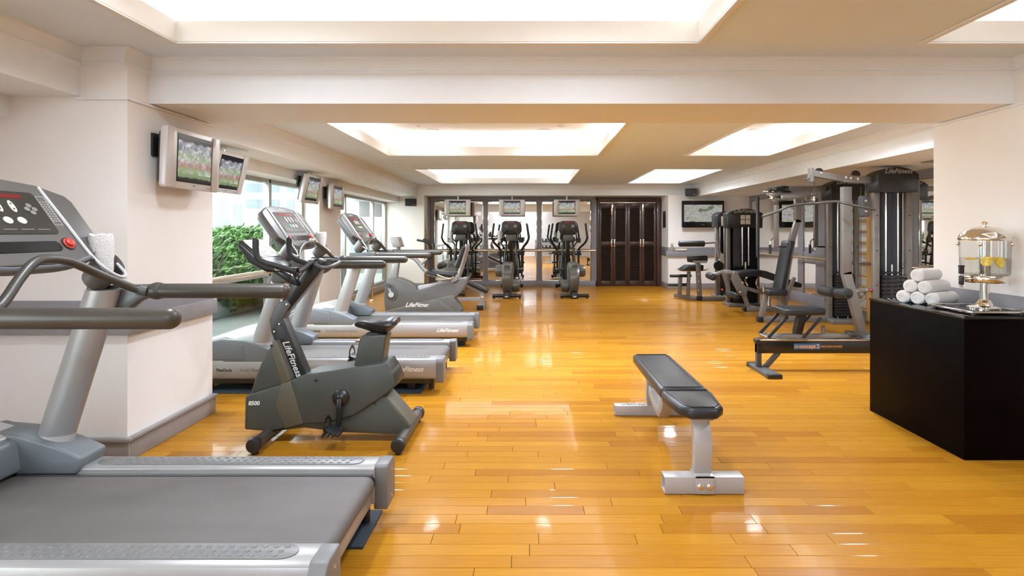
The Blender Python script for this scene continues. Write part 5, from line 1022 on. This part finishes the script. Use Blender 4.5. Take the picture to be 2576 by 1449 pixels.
# ================================================================== ELLIPTICAL TRAINERS (drive shroud towards the camera, console at the mirrors)
def elliptical(side):
    e = thing('elliptical_trainer', 'x', 'elliptical trainer', (0, 0, 0), group='elliptical trainers before the mirrors')
    # local: y 0 at near foot, +y to the mirror; x right
    n = 18; rings = []
    for (x, k) in ((-.115, .80), (-.10, .95), (-.05, 1.0), (.05, 1.0), (.10, .95), (.115, .80)): rings.append([V(x*(.86+.14*math.sin(2*PI*q/n)), .42+.42*k*math.cos(2*PI*q/n), .365+.34*k*math.sin(2*PI*q/n)) for q in range(n)])
    sh = B().loft(rings).build('drive_shroud', 'ellip', e)
    for k in range(4): B().tube([(-.06+.004*k, .42-.30-.018*k+.0, .60+.018*k), (.06-.004*k, .42-.30-.018*k+.0, .60+.018*k)], .005, 6).build('vent_rib', 'black', sh)
    for s, z in ((side, .52), (-side, .22)): B().lathe([(.085, -.02), (.125, 0), (.125, .10), (.105, .14), (.03, .15)], (s*.10, .40, z), (s, 0, 0), 20).build('crank_cover', 'ellip', e)
    B().cyl((-.28, .06, .055), (.28, .06, .055), .035).build('rear_stabiliser', 'blackm', e)
    for s in (-1, 1): B().cyl((s*.25, .06, 0), (s*.25, .06, .04), .02).build('foot', 'black', e); B().cyl((s*.22, 2.15, 0), (s*.22, 2.15, .04), .02).build('foot', 'black', e)
    B().cyl((-.26, 2.15, .055), (.26, 2.15, .055), .035).build('front_stabiliser', 'blackm', e); B().box(-.05, .05, .05, 2.18, .04, .12).build('base_rail', 'blackm', e, bevel=.01); B().box(-.07, .07, -.02, .08, .01, .10).build('rear_cap', 'black', e, bevel=.01); B().box(-.03, .03, -.022, -.018, .03, .06).build('reflector', 'silver_l', e)
    bar(e, 'mast', V(0, 2.0, .1), V(0, 1.72, 1.28), .09, .09, 'blackm', .012, (1, 0, 0))
    c = B().prism([(-.20, 1.50), (-.22, 1.33), (-.17, 1.24), (.17, 1.24), (.22, 1.33), (.20, 1.50), (.14, 1.545), (-.14, 1.545)], 1.60, 1.74, 'y').build('console', 'black', e, bevel=.02)
    B().prism([(-.13, 1.36), (.13, 1.36), (.13, 1.50), (-.13, 1.50)], 1.592, 1.602, 'y').build('display', 'panel', c); B().box(-.09, .09, 1.588, 1.594, 1.50, 1.52).build('led_window', 'lcd', c)
    for s in (-1, 1): B().box(s*.10-.035, s*.10+.035, 1.588, 1.594, 1.40, 1.46).build('screen_label', 'bike2' if s < 0 else 'btng', c)
    B().prism([(-.12, 1.10), (.12, 1.10), (.11, 1.24), (-.11, 1.24)], 1.60, 1.70, 'y').build('pulse_panel', 'gun', e, bevel=.015)
    B().tube(cr_path([(-.08, 1.60, 1.06), (-.17, 1.55, 1.14), (-.17, 1.54, 1.24), (-.10, 1.55, 1.33), (-.05, 1.57, 1.33)], 5), .016, 10).build('pulse_grip', 'foam', e); B().tube(cr_path([(.08, 1.60, 1.06), (.17, 1.55, 1.14), (.17, 1.54, 1.24), (.10, 1.55, 1.33), (.05, 1.57, 1.33)], 5), .016, 10).build('pulse_grip', 'foam', e)
    for s in (-1, 1): B().lathe([(.05, 0), (.055, .1), (.05, .1)], (s*.23, 1.66, 1.06), n=16).build('bottle_holder', 'black', e)
    for s, ph in ((-1, .12), (1, -.12)):
        la = B().tube(cr_path([(s*.24, 1.78+ph*.3, .30), (s*.24, 1.74, .80), (s*.25, 1.72, .92), (s*.36, 1.50, 1.06), (s*.40, 1.44, 1.16), (s*.40, 1.42, 1.20)], 5), .024, 10).build('moving_arm', 'blackm', e)
        B().capsule((s*.40, 1.42, 1.19), (s*.36, 1.38, 1.47), .022).build('hand_grip', 'foam', la); B().ball((s*.245, 1.73, .86), .05).build('arm_joint', 'black', la)
        B().cyl((s*.05, 1.74, .80), (s*.30, 1.74, .80), .028).build('pivot_axle', 'blackm', e)
        bar(e, 'pedal_arm', V(s*.20, .45, .52 if s == side else .22), V(s*.22, 1.80, .34), .05, .07, 'blackm', .01)
        B().box(s*.22-.07, s*.22+.07, .95, 1.33, .42-.06*s*side, .46-.06*s*side).build('foot_plate', 'black', e, bevel=.015); B().cyl((s*.12, .42, .40), (s*.12, .42, 1.0), .0001).v if False else None
        B().cyl((s*.18, 1.60, .30), (s*.10, 1.72, 1.1), .022).build('side_strut', 'blackm', e)
    return e
EL = [(-.47, 11.22, -1, 'elliptical trainer before the middle mirror with drive wheel in view'), (.86, 11.22, 1, 'elliptical trainer nearest the dark louvred doors'), (-1.60, 11.55, -1, 'elliptical trainer at the left mirror, half hidden by the recumbent bike')]
for i, (x, y, sd, lab) in enumerate(EL):
    e = elliptical(sd); e.location = (x, y, 0); e['label'] = lab; e.rotation_euler = (0, 0, math.radians((-1.0, .8, 0)[i]))
    hw = thing('hand_towel', 'small white towel tucked beside the console of the '+('middle elliptical', 'elliptical nearest the doors', 'left elliptical')[i], 'towel', (x-.225, y+1.645, 1.075), group='towels on the ellipticals')
    B().loft([[V(.045*math.cos(2*PI*k/14)*(1-.2*(q == 5)), .042*math.sin(2*PI*k/14), .05*q) for k in range(14)] for q in range(6)]).build('roll', 'towel', hw); B().tube([V((.008+.026*a/12)*math.cos(a), (.008+.024*a/12)*math.sin(a), .252) for a in [q*.4 for q in range(31)]], .003, 5).build('spiral_end', 'towel', hw)
# ================================================================== BEHIND THE CAMERA, seen in the mirrors: dumbbell rack
rk = thing('dumbbell_rack', 'two-tier dumbbell rack against the back wall, seen in the far mirrors', 'rack', (1.2, -2.25, 0))
for s in (-1, 1): bar(rk, 'side_frame', V(s*.95, .15, 0), V(s*.95, -.15, .85), .06, .06, 'steel', .006, (1, 0, 0)); B().box(s*.95-.03, s*.95+.03, -.25, .25, 0, .05).build('foot', 'steel', rk, bevel=.005)
for z, y in ((.42, .03), (.76, -.10)): B().obox((0, y, z), (1.9, .26, .03), (math.radians(15), 0, 0)).build('shelf', 'blackm', rk, bevel=.004)
db0 = None
for r, (z, y) in enumerate(((.42, .03), (.76, -.10))):
    for k in range(9):
        lab = 'black dumbbell on the %s shelf of the rack, number %s from the left end' % (('lower', 'upper')[r], ('one', 'two', 'three', 'four', 'five', 'six', 'seven', 'eight', 'nine')[k])
        loc = (1.2-.80+.20*k, -2.25+y, z+.078)
        if db0 is None:
            db0 = thing('dumbbell', lab, 'dumbbell', loc, (math.radians(15), 0, 0), 'dumbbells on the rack'); B().cyl((0, -.14, 0), (0, .14, 0), .015).build('handle', 'chrome', db0)
            for s in (-1, 1): B().cyl((0, s*.06, 0), (0, s*.14, 0), .058, n=8).build('head', 'foam', db0, bevel=.008)
        else: copy_tree(db0, None, location=loc, label=lab)
# ================================================================== ADDED FLOOR UPLIGHTER out of view, put in only to brighten the ceiling
def uplighter(lab, x, y, power):
    t = thing('added_fill_lamp', lab, 'added fill lamp', (x, y, 0))
    B().lathe([(.14, 0), (.14, .015), (.03, .03), (.014, .05)], n=28).build('base', 'gun', t); B().cyl((0, 0, .04), (0, 0, 1.66), .012).build('pole', 'gun', t)
    B().lathe([(.03, 1.64), (.10, 1.70), (.16, 1.78), (.165, 1.785), (.155, 1.785), (.095, 1.708), (.03, 1.66)], n=32).build('bowl_shade', 'whitep', t); B().lathe([(.03, 1.70), (.035, 1.72), (.02, 1.745), (.001, 1.75)], n=16).build('bulb', 'lamp', t)
    s = spot('ceiling_fill_beam', (x, y, 1.80), power, 170, .5, .08, (.90, .97, 1.08), (math.pi, 0, 0)); s.parent = t; s.location = (0, 0, 1.80)
uplighter('added unseen floor uplighter by the back wall beside the dumbbell rack', -.6, -1.5, 240)
